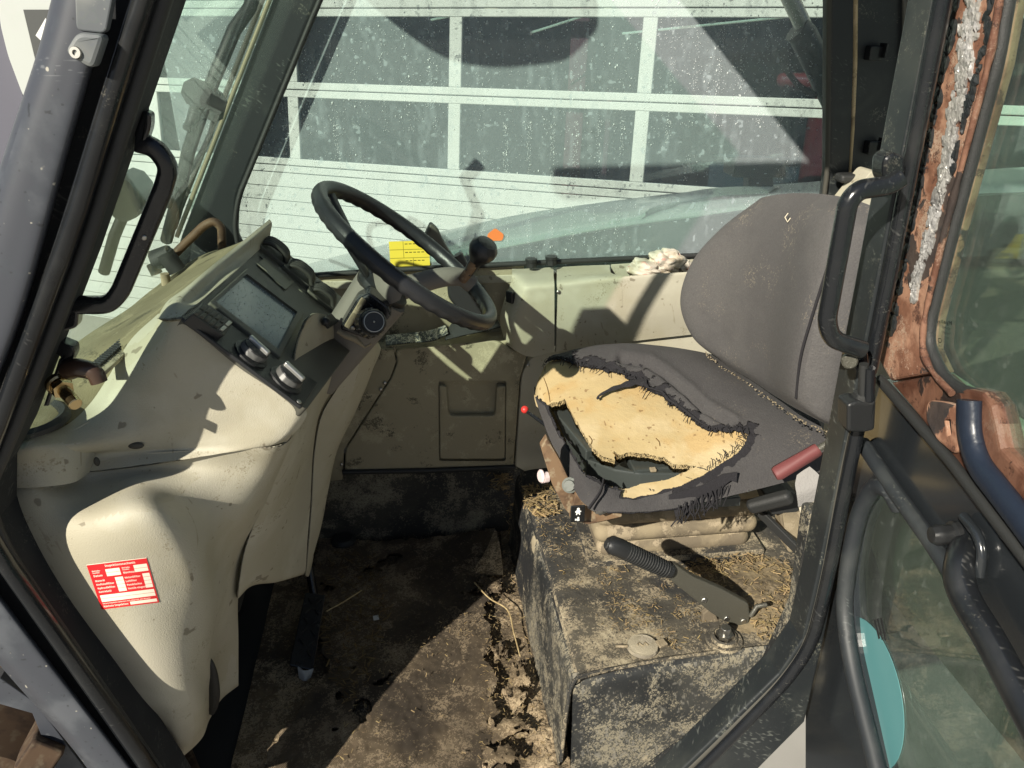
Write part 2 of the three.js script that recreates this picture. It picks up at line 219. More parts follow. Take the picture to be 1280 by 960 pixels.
const M = {
  plastic: mat({ map: T.plastic, roughness: .62, bumpMap: T.grain, bumpScale: .0004 }),
  plasticDirt: mat({ map: T.plasticDirt, roughness: .8, bumpMap: T.grain, bumpScale: .0004 }),
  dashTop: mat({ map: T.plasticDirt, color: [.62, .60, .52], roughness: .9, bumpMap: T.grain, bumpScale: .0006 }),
  panelGrey: mat({ color: [.085, .083, .066], roughness: .55, bumpMap: T.grain, bumpScale: .0002 }),
  black: mat({ map: T.black, roughness: .42, roughnessMap: T.blackRough }),
  matteBlack: mat({ map: T.black, roughness: .9 }),
  gloss: mat({ phys: 1, color: [.018, .021, .024], roughness: .22, clearcoat: .8, clearcoatRoughness: .12 }),
  blackPlastic: mat({ color: [.017, .018, .019], roughness: .42, bumpMap: T.grain, bumpScale: .0002 }),
  rubber: mat({ color: [.02, .021, .021], roughness: .6, bumpMap: T.grain, bumpScale: .0004 }),
  seal: mat({ color: [.055, .052, .042], roughness: .7 }),
  greyPaint: mat({ map: T.greyPaint, roughness: .45 }),
  postPaint: mat({ map: T.black, color: [1.6, 1.7, 1.6], roughness: .42 }),
  dusty: mat({ map: T.dusty, roughness: .9, bumpMap: T.dustyBump, bumpScale: .003 }),
  scuffed: mat({ map: T.scuffed, roughness: .6, bumpMap: T.dustyBump, bumpScale: .0008 }),
  mat: mat({ map: T.mat, roughness: .92, bumpMap: T.matBump, bumpScale: .0022 }),
  soil: mat({ map: T.mat, color: [1.35, 1.35, 1.32], roughness: 1, bumpMap: T.dustyBump, bumpScale: .008 }),
  fabric: mat({ map: T.fabric, color: [.86, .85, .85], roughness: .95, bumpMap: T.fabricBump, bumpScale: .0006 }),
  cushion: mat({ map: T.fabric, color: [.52, .51, .52], roughness: .95, bumpMap: T.fabricBump, bumpScale: .0006 }),
  torn: mat({ color: [.017, .016, .019], roughness: 1, bumpMap: T.fabricBump, bumpScale: .0008 }),
  foam: mat({ map: T.foam, roughness: 1, bumpMap: T.foamBump, bumpScale: .0005 }),
  foamEdge: mat({ map: T.foam, color: [.95, .95, 1], roughness: 1, bumpMap: T.foamBump, bumpScale: .0016 }),
  rust: mat({ map: T.rust, roughness: .75, bumpMap: T.rustBump, bumpScale: .0025 }),
  bluePaint: mat({ color: [.014, .020, .034], roughness: .35, bumpMap: T.rustBump, bumpScale: .001 }),
  rustyBrown: mat({ map: T.rustyBrown, roughness: .8 }),
  bellows: mat({ map: T.bellows, color: [.8, .78, .76], roughness: .85, bumpMap: T.grain, bumpScale: .0006 }),
  chrome: mat({ color: [.62, .58, .50], metalness: 1, roughness: .22 }),
  steel: mat({ color: [.42, .41, .38], metalness: 1, roughness: .38 }),
  brass: mat({ color: [.55, .42, .22], metalness: 1, roughness: .25 }),
  leverMetal: mat({ color: [.085, .082, .066], metalness: .25, roughness: .42, bumpMap: T.grain, bumpScale: .0005 }),
  white: mat({ map: T.white, roughness: .5 }),
  whiteBody: mat({ phys: 1, map: T.white, color: [1, 1.03, 1], roughness: .35, clearcoat: .4, clearcoatRoughness: .2 }),
  glass: mat({ phys: 1, color: [.95, .98, .965], roughness: .02, transmission: 1, thickness: 0, ior: 1.5 }),
  screenGlass: mat({ phys: 1, color: [.86, .945, .90], roughness: .02, transmission: 1, thickness: 0, ior: 1.5, specularIntensity: .4 }),
  greenGlass: mat({ phys: 1, color: [.85, .925, .885], roughness: .02, transmission: 1, thickness: 0, ior: 1.5 }),
  doorGlass: mat({ phys: 1, color: [.80, .92, .855], roughness: .02, transmission: 1, thickness: 0, ior: 1.6 }),
  film: mat({ color: [.50, .57, .60], roughness: 1, transparent: true, alphaMap: T.film, opacity: .95 }),
  filmLight: mat({ color: [.55, .60, .55], roughness: 1, transparent: true, alphaMap: T.film, opacity: .12 }),
  drop: mat({ color: [.66, .70, .70], roughness: .5 }),
  straw: mat({ map: T.straw, roughness: .9 }),
  red: mat({ color: [.55, .035, .03], roughness: .4 }),
  silverFlake: mat({ map: T.bellows, color: [1.15, 1.35, 1.9], roughness: .4, metalness: .35, bumpMap: T.rustBump, bumpScale: .004 }),
  redDull: mat({ color: [.15, .042, .042], roughness: .6 }),
  concrete: mat({ map: T.concrete, roughness: .95 }),
  rag: mat({ map: T.rag, roughness: 1, bumpMap: T.fabricBump, bumpScale: .0008 }),
  strap: mat({ color: [.27, .26, .25], roughness: .95, bumpMap: T.fabricBump, bumpScale: .0008 }),
  strapPale: mat({ color: [.62, .56, .43], roughness: .95 }),
  tinStrip: mat({ map: T.scuffed, color: [2.4, 2.5, 2.6], roughness: .5, metalness: .3 }),
  silver: mat({ color: [.50, .50, .47], metalness: .9, roughness: .32 }),
  darkGlassPane: mat({ phys: 1, color: [.66, .76, .82], roughness: .03, transmission: 1, thickness: 0, ior: 1.5 }),
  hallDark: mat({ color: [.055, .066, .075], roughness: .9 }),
};

// ---------------------------------------------------------------- setting: ground and garage
struct('ground', new THREE.PlaneGeometry(160, 160).rotateX(-Math.PI / 2).translate(0, -1.1, 0), M.concrete);
{
  // sectional garage door beyond the cab: local x along it, y up, z towards the cab
  const G = thing('garage_door', 'white sectional garage door with glazed sections behind the cab window', 'garage door');
  G.position.set(.28, .84, -4.73); G.rotation.set(-7 * Math.PI / 180, -27 * Math.PI / 180, 0, 'YXZ'); G.userData.fixed = true;
  const box = (x0, x1, y0, y1, z0, z1, r = .006) => rbox(V((x0 + x1) / 2, (y0 + y1) / 2, (z0 + z1) / 2), x1 - x0, y1 - y0, z1 - z0, r);
  const X0 = -5.75, X1 = 4.0, step = 1.283, secs = [[-.535, 0], [0, .535], [.535, 1.07], [1.07, 1.605]];
  for (let k = 0; k <= 4; k++) { const y = -.535 + k * .535;
    part(G, 'rail', [box(X0, X1, y + .003, y + .052, -.04, 0), box(X0, X1, y - .052, y - .003, -.04, 0)], M.white); }
  for (const [a, b] of secs) for (let i = -4; i <= 3; i++) { const x = i * step;
    if (x > X0 + .1 && x < X1 - .1) part(G, 'mullion', box(x - .045, x + .045, a + .052, b - .052, -.036, -.002), M.white);
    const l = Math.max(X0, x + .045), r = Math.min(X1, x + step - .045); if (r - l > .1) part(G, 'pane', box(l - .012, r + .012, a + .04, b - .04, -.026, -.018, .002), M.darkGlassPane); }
  part(G, 'mullion', box(X0 + .001, X0 + .09, -.58, 1.6, -.039, -.003), M.white);
  for (let k = 0; k < 4; k++) { const y1 = -.592 - k * .52, n = 5; for (let j = 0; j < n; j++) part(G, 'panel', box(X0, X1, y1 - (j + 1) * .104 + .004, y1 - j * .104, -.04, j % 2 ? -.003 : 0, .004), M.white); }
  const W = thing('garage_building', 'white panelled facade of the garage around its sectional door', 'building');
  W.position.copy(G.position); W.rotation.copy(G.rotation); W.userData.fixed = true;
  part(W, 'wall', [box(-11, X0 - .01, -2.9, 4.2, -.25, .02), box(X1 + .01, 9, -2.9, 4.2, -.25, .02), box(X0 - .01, X1 + .01, 1.66, 4.2, -.25, .02)], M.white);
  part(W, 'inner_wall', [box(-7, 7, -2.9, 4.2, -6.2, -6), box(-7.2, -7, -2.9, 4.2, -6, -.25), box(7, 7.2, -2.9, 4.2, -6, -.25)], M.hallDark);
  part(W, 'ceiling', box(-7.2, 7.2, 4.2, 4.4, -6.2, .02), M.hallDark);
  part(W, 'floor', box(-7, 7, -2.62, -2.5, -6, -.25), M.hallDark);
  part(W, 'post', box(.46, .60, -2.5, 4.2, -1.3, -1.12), mat({ color: [.32, .05, .05], roughness: .5 }), 'red post inside the hall');
  part(W, 'hanging_hose', box(.76, .80, -2.5, .1, -1.22, -1.2), mat({ color: [.2, .04, .04], roughness: .5 }));
  for (const b of [box(-3.5, -1.2, -2.5, -.9, -3, -2.4), box(1.4, 3.4, -2.5, -.4, -4, -3)]) part(W, 'shelf', b, M.hallDark);
  const red = thing('red_machine', 'red machine standing inside the garage behind the right panes', 'machine');
  red.position.copy(G.position); red.rotation.copy(G.rotation); red.userData.fixed = true;
  part(red, 'body', [box(2.25, 3.1, -1.6, .16, -1.9, -1.0, .12)], mat({ color: [.30, .03, .03], roughness: .4 }));
  part(red, 'bonnet', [box(2.0, 2.9, .16, .26, -1.8, -1.1, .05)], mat({ color: [.45, .04, .04], roughness: .4 }));
  for (const [i, a, b] of [[0, [-.42, .52], [.28, .71]], [1, [.35, .44], [1.12, .74]], [2, [1.0, .44], [2.3, .62]]]) {
    const L = one('strip_light', ['leftmost of the thin strip lights glowing behind the garage panes', 'strip light crossing the middle garage pane', 'rightmost of the thin strip lights behind the garage panes'][i], 'strip light', tube([V(a[0], a[1], -.5), V(b[0], b[1], -.9)], .008, { sec: 6 }), mat({ color: [.8, .75, .55], emissive: [1, .82, .5], emissiveIntensity: .45 }), 'strip lights in the hall');
    L.position.copy(G.position); L.rotation.copy(G.rotation);
  }
}
// ---------------------------------------------------------------- machine with the arrow sign, front left
{
  const m = thing('white_machine', 'white machine panel with a dark arrow sign, left of the door pillar', 'machine');
  const w = -1.6; const q = zz(w, [[-60, -60], [110, -60], [110, 60], [60, 130], [22, 128], [-60, -10]].slice(0, 6));
  part(m, 'panel', slab(zz(w, [[-6, -80], [130, -80], [130, 140], [40, 140], [28, 118], [10, 70], [0, 30]]), .35, { r: .02 }), M.whiteBody);
  part(m, 'lower_panel', slab(zz(w - .05, [[-160, -80], [-2, -80], [22, 80], [60, 300], [-40, 560], [-260, 560]]), .3, {}), mat({ color: [.12, .12, .15], roughness: .5 }));
  const cv = document.createElement('canvas'); cv.width = 256; cv.height = 256; const c = cv.getContext('2d');
  c.fillStyle = '#4b4d4c'; c.fillRect(0, 0, 256, 256); c.fillStyle = '#e8e8e2'; c.beginPath(); c.moveTo(100, 40); c.lineTo(100, 216); c.lineTo(30, 128); c.fill(); c.font = 'bold 100px sans-serif'; c.fillText('W', 130, 110);
  const t = new THREE.CanvasTexture(cv); t.colorSpace = THREE.SRGBColorSpace;
  const a = Z(29, 12, w + .004), b = Z(95, 13, w + .004), d = Z(38, 76, w + .004); const hh = a.y - d.y, ww = b.x - a.x;
  const g = new THREE.PlaneGeometry(ww, hh).translate(a.x + ww / 2, a.y - hh / 2, a.z); part(m, 'sign', okuv(g), mat({ map: t, roughness: .6 }));
}
// ---------------------------------------------------------------- cab shell
const cab = thing('cab_frame', 'black door frame, pillars and windows of the open cab', 'cab');
{
  // near front pillar and the lower front leg of the door opening
  const outer = zz(.03, [[75, -60], [0, 207], [-110, 560], [-118, 690], [0, 832], [150, 1020], [232, 1050], [185, 990], [0, 742], [-40, 690], [-48, 600], [50, 320], [152, -60]]);
  part(cab, 'pillar', patch([[[52, 0], [137, -14]].map((a, i) => i ? a : [66, -8]), [[48, 60], [130, 30]], [[0, 207], [83, 200]], [[-55, 390], [30, 390]], [[-108, 560], [-40, 580]], [[-118, 690], [-42, 680]], [[0, 832], [10, 756]], [[90, 935], [110, 888]], [[150, 1020], [200, 1005]]].map(([a, b]) => [[a, 0, -.02], [a, .03, .012], [a, .22, .030], [a, .6, .034], [a, .93, .031], [a, 1, .012]].map(([_, t, z]) => Z(a[0] + (b[0] - a[0]) * t, a[1] + (b[1] - a[1]) * t, z))), 6, 10, .006), M.greyPaint, 'scratched grey painted outer face of the front pillar');
  part(cab, 'door_reveal', slab(zz(0, [[128, -14], [40, 320], [-55, 600], [-48, 690], [-6, 742], [190, 1020], [235, 1020], [214, 985], [-8, 656], [-8, 600], [18, 548], [102, 325], [216, -14]]), .07, { bevel: .004 }), M.matteBlack);
  part(cab, 'rim', [tube(zz(.014, [[288, -330], [184, -14], [85, 300], [-12, 560], [-34, 622], [-8, 680], [190, 965], [240, 1040]]), .011, { bend: .04, asp: 1.3 })], M.black);
  part(cab, 'door_seal', [tube(zz(.006, [[210, -14], [104, 318], [8, 560], [-20, 622], [8, 690], [212, 985]]), .008, { bend: .04 })], M.rubber);
  part(cab, 'latch_plate', [slab(zz(.036, [[92, -40], [148, -40], [132, 42], [95, 38]]), .012, { r: .006 }), slab(zz(.046, [[95, 40], [131, 43], [116, 88], [79, 66]]), .02, { r: .008, bevel: .004 })], mat({ map: T.black, color: [10, 9.8, 9], roughness: .6 }));
  part(cab, 'bolt', [lathe(Z(96, 66, .044), V(-.1, .1, 1), [[0, .002], [.0022, .002], [.0026, .004], [.0052, .004], [.006, .002], [.006, 0]], 18)], M.steel);
  // far front pillar
  const fp = zz(-.94, [[364, -60], [424, -60], [399, 0], [298, 246], [296, 300], [330, 330], [212, 345], [226, 296], [340, 0]]);
  part(cab, 'pillar', slab(fp, .03, { bevel: .01, bs: 3, r: [0, 0, 0, .02, .03, 0, 0, 0, 0] }), M.postPaint, 'dark green far front pillar');
  for (const [d, r, m] of [[0, .0055, M.seal], [9, .005, M.brass]]) part(cab, 'trim_strip', tube(zz(-.932, [[357 + d - 9, -60], [337 + d - 9, 0], [221 + d - 9, 296]]), r, { sec: 8 }), m === M.brass ? mat({ color: [.30, .26, .17], roughness: .5, metalness: .3 }) : m);
  part(cab, 'window_seal', tube(zz(-.936, [[425, -60], [400, 0], [298, 246], [293, 285], [300, 316]]), .006, { bend: .03, sec: 8 }), M.rubber);
  // far rear pillar with dirty weld seam and two brackets
  part(cab, 'pillar', slab(zz(-.9, [[1036, -70], [1034, 215], [1028, 262], [1150, 275], [1135, 150], [1142, -70]]), .035, { bevel: .012, bs: 3 }), M.postPaint, 'dark far rear pillar with a dirt streak');
  part(cab, 'window_seal', tube(zz(-.893, [[1037, -60], [1034, 215], [1028, 262]]), .006, { bend: .03, sec: 8 }), M.seal);
  part(cab, 'weld_seam', tube(zz(-.9, [[1070, -60], [1069, 80], [1066, 160], [1062, 222]]), t => .0055 + .003 * Math.sin(t * 40) * Math.sin(t * 17), { sec: 6 }), mat({ map: T.bellows, color: [1.3, 1.2, 1.05], roughness: 1 }));
  for (const [x, y] of [[1092, 66], [1090, 184]]) part(cab, 'bracket', [rbox(Z(x, y, -.89), .032, .03, .03, .003), rbox(Z(x + 12, y - 3, -.875), .004, .03, .03, .001)], M.black);
  part(cab, 'window_seal', [tube(zz(-.89, [[1131, -60], [1131, 40], [1126, 165]]), .006, { sec: 8 }), tube(zz(-.885, [[1138, -60], [1137, 40], [1132, 165]]), .005, { sec: 8 })], mat({ color: [.12, .115, .10], roughness: .6 }));
  part(cab, 'shelf', [slab(zz(-.80, [[1050, 262], [1090, 213], [1122, 222], [1125, 300], [1050, 300]]), .06, { r: .01 })], M.plastic);
  part(cab, 'buffer', rbox(Z(1062, 222, -.86), .06, .02, .04, .008), M.rubber);
  // rear door post (upright) and its sill, lower edge of the opening
  part(cab, 'door_post', slab(zz(0, [[1176, -60], [1160, 30], [1083, 415], [1046, 600], [1020, 727], [1003, 800], [973, 843], [888, 927], [828, 985], [880, 1030], [1006, 903], [1030, 800], [1062, 640], [1076, 560], [1112, 400], [1196, -10], [1206, -60]]), .05, { bevel: .004, bs: 3 }), M.postPaint);
  part(cab, 'rim', tube(zz(.004, [[1190, -60], [1100, 400], [1058, 602], [1034, 727], [1014, 806], [982, 852], [898, 938], [845, 990]]), .010, { bend: .05 }), M.black);
  part(cab, 'door_seal', tube(zz(-.004, [[1184, -60], [1092, 408], [1050, 602], [1027, 727], [1008, 802], [977, 846], [892, 930], [836, 984]]), .007, { bend: .05 }), M.seal);
  part(cab, 'sill_plate', slab(zz(-.055, [[1012, 640], [1040, 640], [1018, 770], [985, 850], [890, 945], [820, 1010], [760, 1010], [868, 930], [960, 838], [995, 760]]), .03, { bevel: .004, r: .01 }), M.scuffed);
  // roof: solid at the rear, glazed at the front
  const rb = (x0, x1, y0, y1, z0, z1) => rbox(V((x0 + x1) / 2, (y0 + y1) / 2, (z0 + z1) / 2), x1 - x0, y1 - y0, z1 - z0, .012);
  part(cab, 'roof', [rb(.2, 1.35, 1.76, 1.84, -1.02, .02)], M.greyPaint);
  for (const [a, b] of [[-1.02, -.96], [-.02, .02]]) part(cab, 'roof_bar', rb(-.5, .2, 1.77, 1.83, a, b), M.black);
  part(cab, 'roof_panel', [slab([V(-.5, 1.78, -.46), V(-.46, 1.78, -.35), V(-.36, 1.78, -.33), V(-.19, 1.78, -.345), V(-.03, 1.78, -.44), V(0, 1.78, -.6), V(0, 1.78, -.955), V(-.5, 1.78, -.955)], .03, { r: .05 })], M.black);
  // windows
  const ws = (y, z) => V(-.235 + (y - 1.36) * .56, y, z);
  const sheet = (pts, t) => slab(pts, t, { bevel: 0 });
  const wsp = part(cab, 'windscreen', sheet([ws(.80, -.075), ws(1.80, -.075), ws(1.80, -.97), ws(.80, -.97)], .005), M.screenGlass);
  part(wsp, 'dirt_film', sheet([ws(.80, -.075), ws(1.80, -.075), ws(1.80, -.97), ws(.80, -.97)].map(p => p.add(V(.003, -.0015, 0))), .0004), M.filmLight);
  const wz = -.985, rect = z => [V(-.52, .76, z), V(-.52, 1.78, z), V(1.1, 1.78, z), V(1.1, .76, z)];
  const side = part(cab, 'side_window', sheet(rect(wz), .005), M.greenGlass);
  part(side, 'dirt_film', sheet(rect(wz + .002), .0004), M.film);
  {
    const g = new THREE.SphereGeometry(1, 6, 4); g.scale(1, 1, .35); const n = 8500, im = new THREE.InstancedMesh(boxUV(g), M.drop, n), m4 = new THREE.Matrix4();
    for (let i = 0; i < n; i++) { let x = rr(-.45, .93), y = rr(.8, 1.5); if (rnd() < .45) { x = Math.floor(rr(0, 26)) * .055 - .45 + rr(-.006, .006); y = 1.12 - Math.pow(rnd(), 1.4) * .3; } if (fbm(x * .5 + 1, y * .5, 6, 3, 201) < .40) { y = rr(1.1, 1.5); } const s = rr(.0004, .0008) + (rnd() < .05 ? rr(.0004, .0011) : 0); m4.makeScale(s, s * rr(.9, 1.8), s); m4.setPosition(x, y, wz + .003); im.setMatrixAt(i, m4); }
    im.name = 'dried_drops'; im.userData.kind = 'stuff'; side.add(im);
  }
  const rw = [V(1.13, .63, -.86), V(1.13, 1.78, -.86), V(1.13, 1.78, -.05), V(1.13, .63, -.05)];
  part(cab, 'rear_window', sheet(rw, .005), M.greenGlass);
  part(cab, 'rear_wall', slab([V(1.14, .0, -1.0), V(1.14, .62, -1.0), V(1.14, .62, -.05), V(1.14, .0, -.05)], .03), M.plastic);
  // window stickers
  const cv = document.createElement('canvas'); cv.width = 256; cv.height = 192; const c = cv.getContext('2d'); c.fillStyle = '#e6cf48'; c.fillRect(0, 0, 256, 192); c.strokeStyle = '#7d7120'; c.lineWidth = 3; for (const y of [48, 96, 144]) { c.beginPath(); c.moveTo(0, y); c.lineTo(256, y); c.stroke(); } c.beginPath(); c.moveTo(90, 0); c.lineTo(90, 96); c.moveTo(150, 96); c.lineTo(150, 144); c.stroke(); c.fillStyle = '#5a5115'; for (let j = 0; j < 4; j++) for (let k = 0; k < 5; k++) c.fillRect(100 + k * 26, 14 + j * 48, 18, 5);
  const t = new THREE.CanvasTexture(cv); t.colorSpace = THREE.SRGBColorSpace;
  const p = Z(486, 302, wz + .006), q = Z(538, 342, wz + .006);
  part(side, 'sticker', okuv(new THREE.BoxGeometry(q.x - p.x, p.y - q.y, .0006).translate((p.x + q.x) / 2, (p.y + q.y) / 2, p.z)), mat({ map: t, roughness: .5 }), 'yellow sticker with ruled lines');
  part(side, 'sticker', slab(zz(wz + .006, [[610, 301], [609, 293], [619, 285], [630, 293], [628, 301]]), .0008, { r: .006 }), mat({ color: [.80, .22, .06], roughness: .5 }), 'orange house-shaped sticker');
  // outside the windscreen: wiper
  const wx = (px, py, d) => onPlane(px, py, ws(1.36, 0).add(V(-d, 0, 0)), V(1, -.56, 0).normalize());
  const wl = (d, l) => l.map(([x, y]) => wx(x, y, d));
  const wi = thing('windscreen_wiper', 'black wiper arm with its motor and hoses outside the windscreen', 'wiper'), WB = mat({ color: [.006, .007, .007], roughness: .55 });
  part(wi, 'arm', [tube(wl(.016, [[326, -30], [312, 10], [293, 37], [260, 116], [236, 188], [224, 240], [208, 300]]), .011, {})], WB);
  part(wi, 'motor', [tube(wl(.022, [[245, 116], [268, 128]]), .022, { sec: 8 }), tube(wl(.022, [[262, 118], [268, 140]]), .018, { sec: 8 })], WB);
  part(wi, 'blade', [tube(wl(.018, [[252, 118], [240, 150], [233, 160]]), t => .014 - .008 * t, { sec: 6 })], WB);
  part(wi, 'hose', [tube(wl(.024, [[236, 160], [240, 190], [228, 215], [236, 240]]), .004, { smooth: 20, sec: 6 }), tube(wl(.02, [[270, 130], [262, 170], [240, 210], [222, 232], [210, 260]]), .005, { smooth: 20, sec: 6 }), tube(wl(.024, [[222, 232], [226, 262], [219, 285]]), .004, { smooth: 20, sec: 6 })], WB);
  const mir = thing('work_lamp', 'dark work lamp on a stalk seen low through the windscreen', 'lamp');
  part(mir, 'housing', tube(wl(.16, [[152, 250], [172, 236]]), .045, { sec: 10, asp: .8 }), WB);
  part(mir, 'stalk', tube(wl(.16, [[160, 255], [143, 295], [130, 340]]), .012, {}), WB);
}

// ---------------------------------------------------------------- cab interior: floor and far side trim
{
  const quadXZ = (pts, y) => pts.map(([x, z]) => V(x, y, z));
  struct('cab_floor', slab(quadXZ([[-.75, -1.0], [.30, -1.0], [.30, .02], [-.75, .02]], 0), .03), mat({ color: [.02, .02, .02], roughness: .9 }));
  const lw = struct('footwell_wall', slab([V(-.52, 0, -.935), V(.26, 0, -.935), V(.26, .30, -.935), V(-.52, .30, -.935)], .02), mat({ map: T.dusty, color: [.55, .6, .65], roughness: .7, bumpMap: T.dustyBump, bumpScale: .001 }));
  // soil layer, then the worn mat on it with ragged edges
  const N = 90, P = []; for (let j = 0; j <= N; j++) for (let i = 0; i <= N; i++) { const x = -.42 + .66 * i / N, z = -.95 + .96 * j / N; P.push(V(x, .004 + .016 * Math.pow(fbm(x + 2, z + 2, 14, 4, 301), 2) + .03 * st(.15, .21, x) * fbm(x + 1, z + 1, 22, 3, 305), z)); }
  const so = part(scene, 'loose_soil', gridSheet(P, N + 1, N + 1, .003), M.soil); so.userData = { kind: 'stuff', label: 'crumbled dry soil lying over the cab floor and along the seat box', category: 'soil' };
  const m = thing('floor_mat', 'worn brown floor mat with torn curling edges on the cab floor', 'mat');
  const outline = (list, y) => list.map(([a, b]) => Y(a, b, y));
  // mat sheet cut to its ragged outline
  const poly = outline([[400, 672], [470, 678], [545, 672], [618, 662], [622, 690], [600, 712], [612, 730], [604, 760], [612, 800], [606, 826], [620, 850], [612, 872], [628, 900], [622, 930], [648, 990], [560, 985], [470, 990], [330, 990], [335, 940], [378, 876], [412, 846], [400, 800], [380, 760]], .03).map(p => [p.x, p.z]);
  const inside = (x, z, q) => { let r = false; for (let i = 0, j = q.length - 1; i < q.length; j = i++) { const [a, b] = q[i], [c, d] = q[j]; if ((b > z) !== (d > z) && x < (c - a) * (z - b) / (d - b) + a) r = !r; } return r; };
  const NM = 300, Q = []; for (let j = 0; j <= NM; j++) for (let i = 0; i <= NM; i++) { const x = -.45 + .72 * i / NM, z = -.97 + .95 * j / NM; const e = st(.10, .2, x) * .012 * fbm(x + 3, z + 3, 16, 3, 311); Q.push(V(x, .028 + .010 * fbm(x + 2, z + 2, 7, 3, 313) + e + .004 * fbm(x + 2, z + 2, 60, 2, 314), z)); }
  const keep = a => { const k = fbm(a.x + 1, a.z + 1, 30, 3, 317) - .5; return inside(a.x + k * .03, a.z + k * .03, poly) && !(fbm(a.x + 5, a.z + 5, 9, 4, 319) > .70); };
  part(m, 'sheet', gridSheet(Q, NM + 1, NM + 1, .009, null, keep), M.mat);
  part(m, 'torn_flap', patch([zz(0, [[598, 712, -.78], [606, 715, -.79], [630, 716, -.80]]), [Y(606, 690, .05), Y(612, 688, .055), Y(626, 690, .06)], [Y(618, 663, .07), Y(621, 664, .072), Y(622, 668, .075)]].map((r, i) => i ? r : [Y(590, 715, .035), Y(606, 718, .037), Y(629, 718, .04)]), 8, 8, .008), mat({ map: T.mat, color: [2.6, 2.6, 2.5], roughness: .95, bumpMap: T.matBump, bumpScale: .0022 }), 'pale flap folded up at the far corner');
  // torn off pieces of the mat, one by one
  const bits = [[[596, 722], [626, 724], [628, 745], [604, 742]], [[640, 830], [655, 828], [664, 856], [644, 862]], [[628, 868], [648, 858], [660, 876], [640, 892]], [[604, 905], [650, 898], [664, 918], [620, 924]], [[612, 808], [628, 806], [634, 824], [616, 828]], [[600, 936], [640, 934], [650, 955], [608, 958]]];
  const pieceOf = b => { const [a, c, d, e] = outline(b, .043), n = 18, G = []; for (let j = 0; j <= n; j++) for (let i = 0; i <= n; i++) { const u = i / n, v = j / n, k = fbm(u * .4 + a.x + 2, v * .4 + a.z + 2, 9, 3, 333) - .5; const p = a.clone().lerp(c, u).lerp(e.clone().lerp(d, u), v); const q = Math.sin(u * 3.14) * Math.sin(v * 3.14); p.x += k * .03 * (1 - q); p.z += k * .04 * (1 - q) * (u > .5 ? 1 : -1); p.y += .006 * Math.sqrt(q) + .008 * (fbm(p.x + 4, p.z + 4, 50, 3, 335) - .5) + .01 * u * v; G.push(p); } return gridSheet(G, n + 1, n + 1, .01); };
  for (const b of bits) part(m, 'torn_piece', pieceOf(b), mat({ map: T.mat, color: [1.7, 1.7, 1.65], roughness: .95, bumpMap: T.matBump, bumpScale: .002 }));

  // far side trim panel with its door pocket
  const sp = thing('side_trim', 'beige side trim panel with pocket and armrest under the side window', 'trim panel');
  const z0 = -.9;
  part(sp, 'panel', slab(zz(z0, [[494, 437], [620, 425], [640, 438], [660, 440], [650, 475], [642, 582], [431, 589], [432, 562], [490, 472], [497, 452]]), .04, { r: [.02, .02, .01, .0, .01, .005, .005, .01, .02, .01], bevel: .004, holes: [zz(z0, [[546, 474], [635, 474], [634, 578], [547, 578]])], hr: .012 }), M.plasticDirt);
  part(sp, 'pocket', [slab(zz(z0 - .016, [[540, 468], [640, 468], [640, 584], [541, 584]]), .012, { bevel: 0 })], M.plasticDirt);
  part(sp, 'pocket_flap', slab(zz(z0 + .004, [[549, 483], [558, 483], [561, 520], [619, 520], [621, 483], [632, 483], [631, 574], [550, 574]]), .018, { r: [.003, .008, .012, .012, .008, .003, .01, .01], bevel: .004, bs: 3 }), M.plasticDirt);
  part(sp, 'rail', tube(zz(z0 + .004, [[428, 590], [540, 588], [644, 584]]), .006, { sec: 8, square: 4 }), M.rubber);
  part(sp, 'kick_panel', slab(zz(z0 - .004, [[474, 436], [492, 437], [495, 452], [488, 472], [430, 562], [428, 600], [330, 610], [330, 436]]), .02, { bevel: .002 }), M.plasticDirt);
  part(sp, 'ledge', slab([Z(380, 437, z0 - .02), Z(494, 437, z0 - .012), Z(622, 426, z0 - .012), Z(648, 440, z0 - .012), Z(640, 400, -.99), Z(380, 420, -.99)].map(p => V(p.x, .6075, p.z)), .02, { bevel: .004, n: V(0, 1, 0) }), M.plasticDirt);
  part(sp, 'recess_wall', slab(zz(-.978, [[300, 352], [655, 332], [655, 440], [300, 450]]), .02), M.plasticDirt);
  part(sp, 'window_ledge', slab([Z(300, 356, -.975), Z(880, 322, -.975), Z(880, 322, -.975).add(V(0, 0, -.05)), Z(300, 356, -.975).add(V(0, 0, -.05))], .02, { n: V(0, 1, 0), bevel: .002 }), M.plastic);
  part(sp, 'window_rubber', tube(zz(-.97, [[300, 350], [500, 337], [700, 327], [880, 319]]), .007, { sec: 8 }), M.rubber);
  // armrest boxes: front, top and chamfered end built as solid blocks
  const block = (top, bot, back, o) => { // front quad [tl,tr,br,bl] + back depth
    const f = [top[0], top[1], bot[1], bot[0]], n = f.length, g = new THREE.BufferGeometry(); return slab(f, back, o); };
  part(sp, 'armrest', [patch([
    [Z(640, 336, -.975), Z(653, 336, -.975), Z(670, 335, -.975), Z(692, 334, -.975)],
    [Z(640, 344, -.935), Z(653, 345, -.92), Z(670, 345, -.92), Z(692, 344, -.92)],
    [Z(639, 352, -.93), Z(655, 358, -.872), Z(672, 357, -.868), Z(693, 356, -.868)],
    [Z(632, 370, -.93), Z(652, 372, -.870), Z(672, 368, -.865), Z(693, 367, -.865)],
    [Z(625, 398, -.93), Z(643, 405, -.872), Z(668, 405, -.868), Z(693, 405, -.868)],
    [Z(630, 425, -.93), Z(641, 436, -.89), Z(662, 446, -.885), Z(693, 440, -.885)]], 6, 6, .01)], M.plastic);
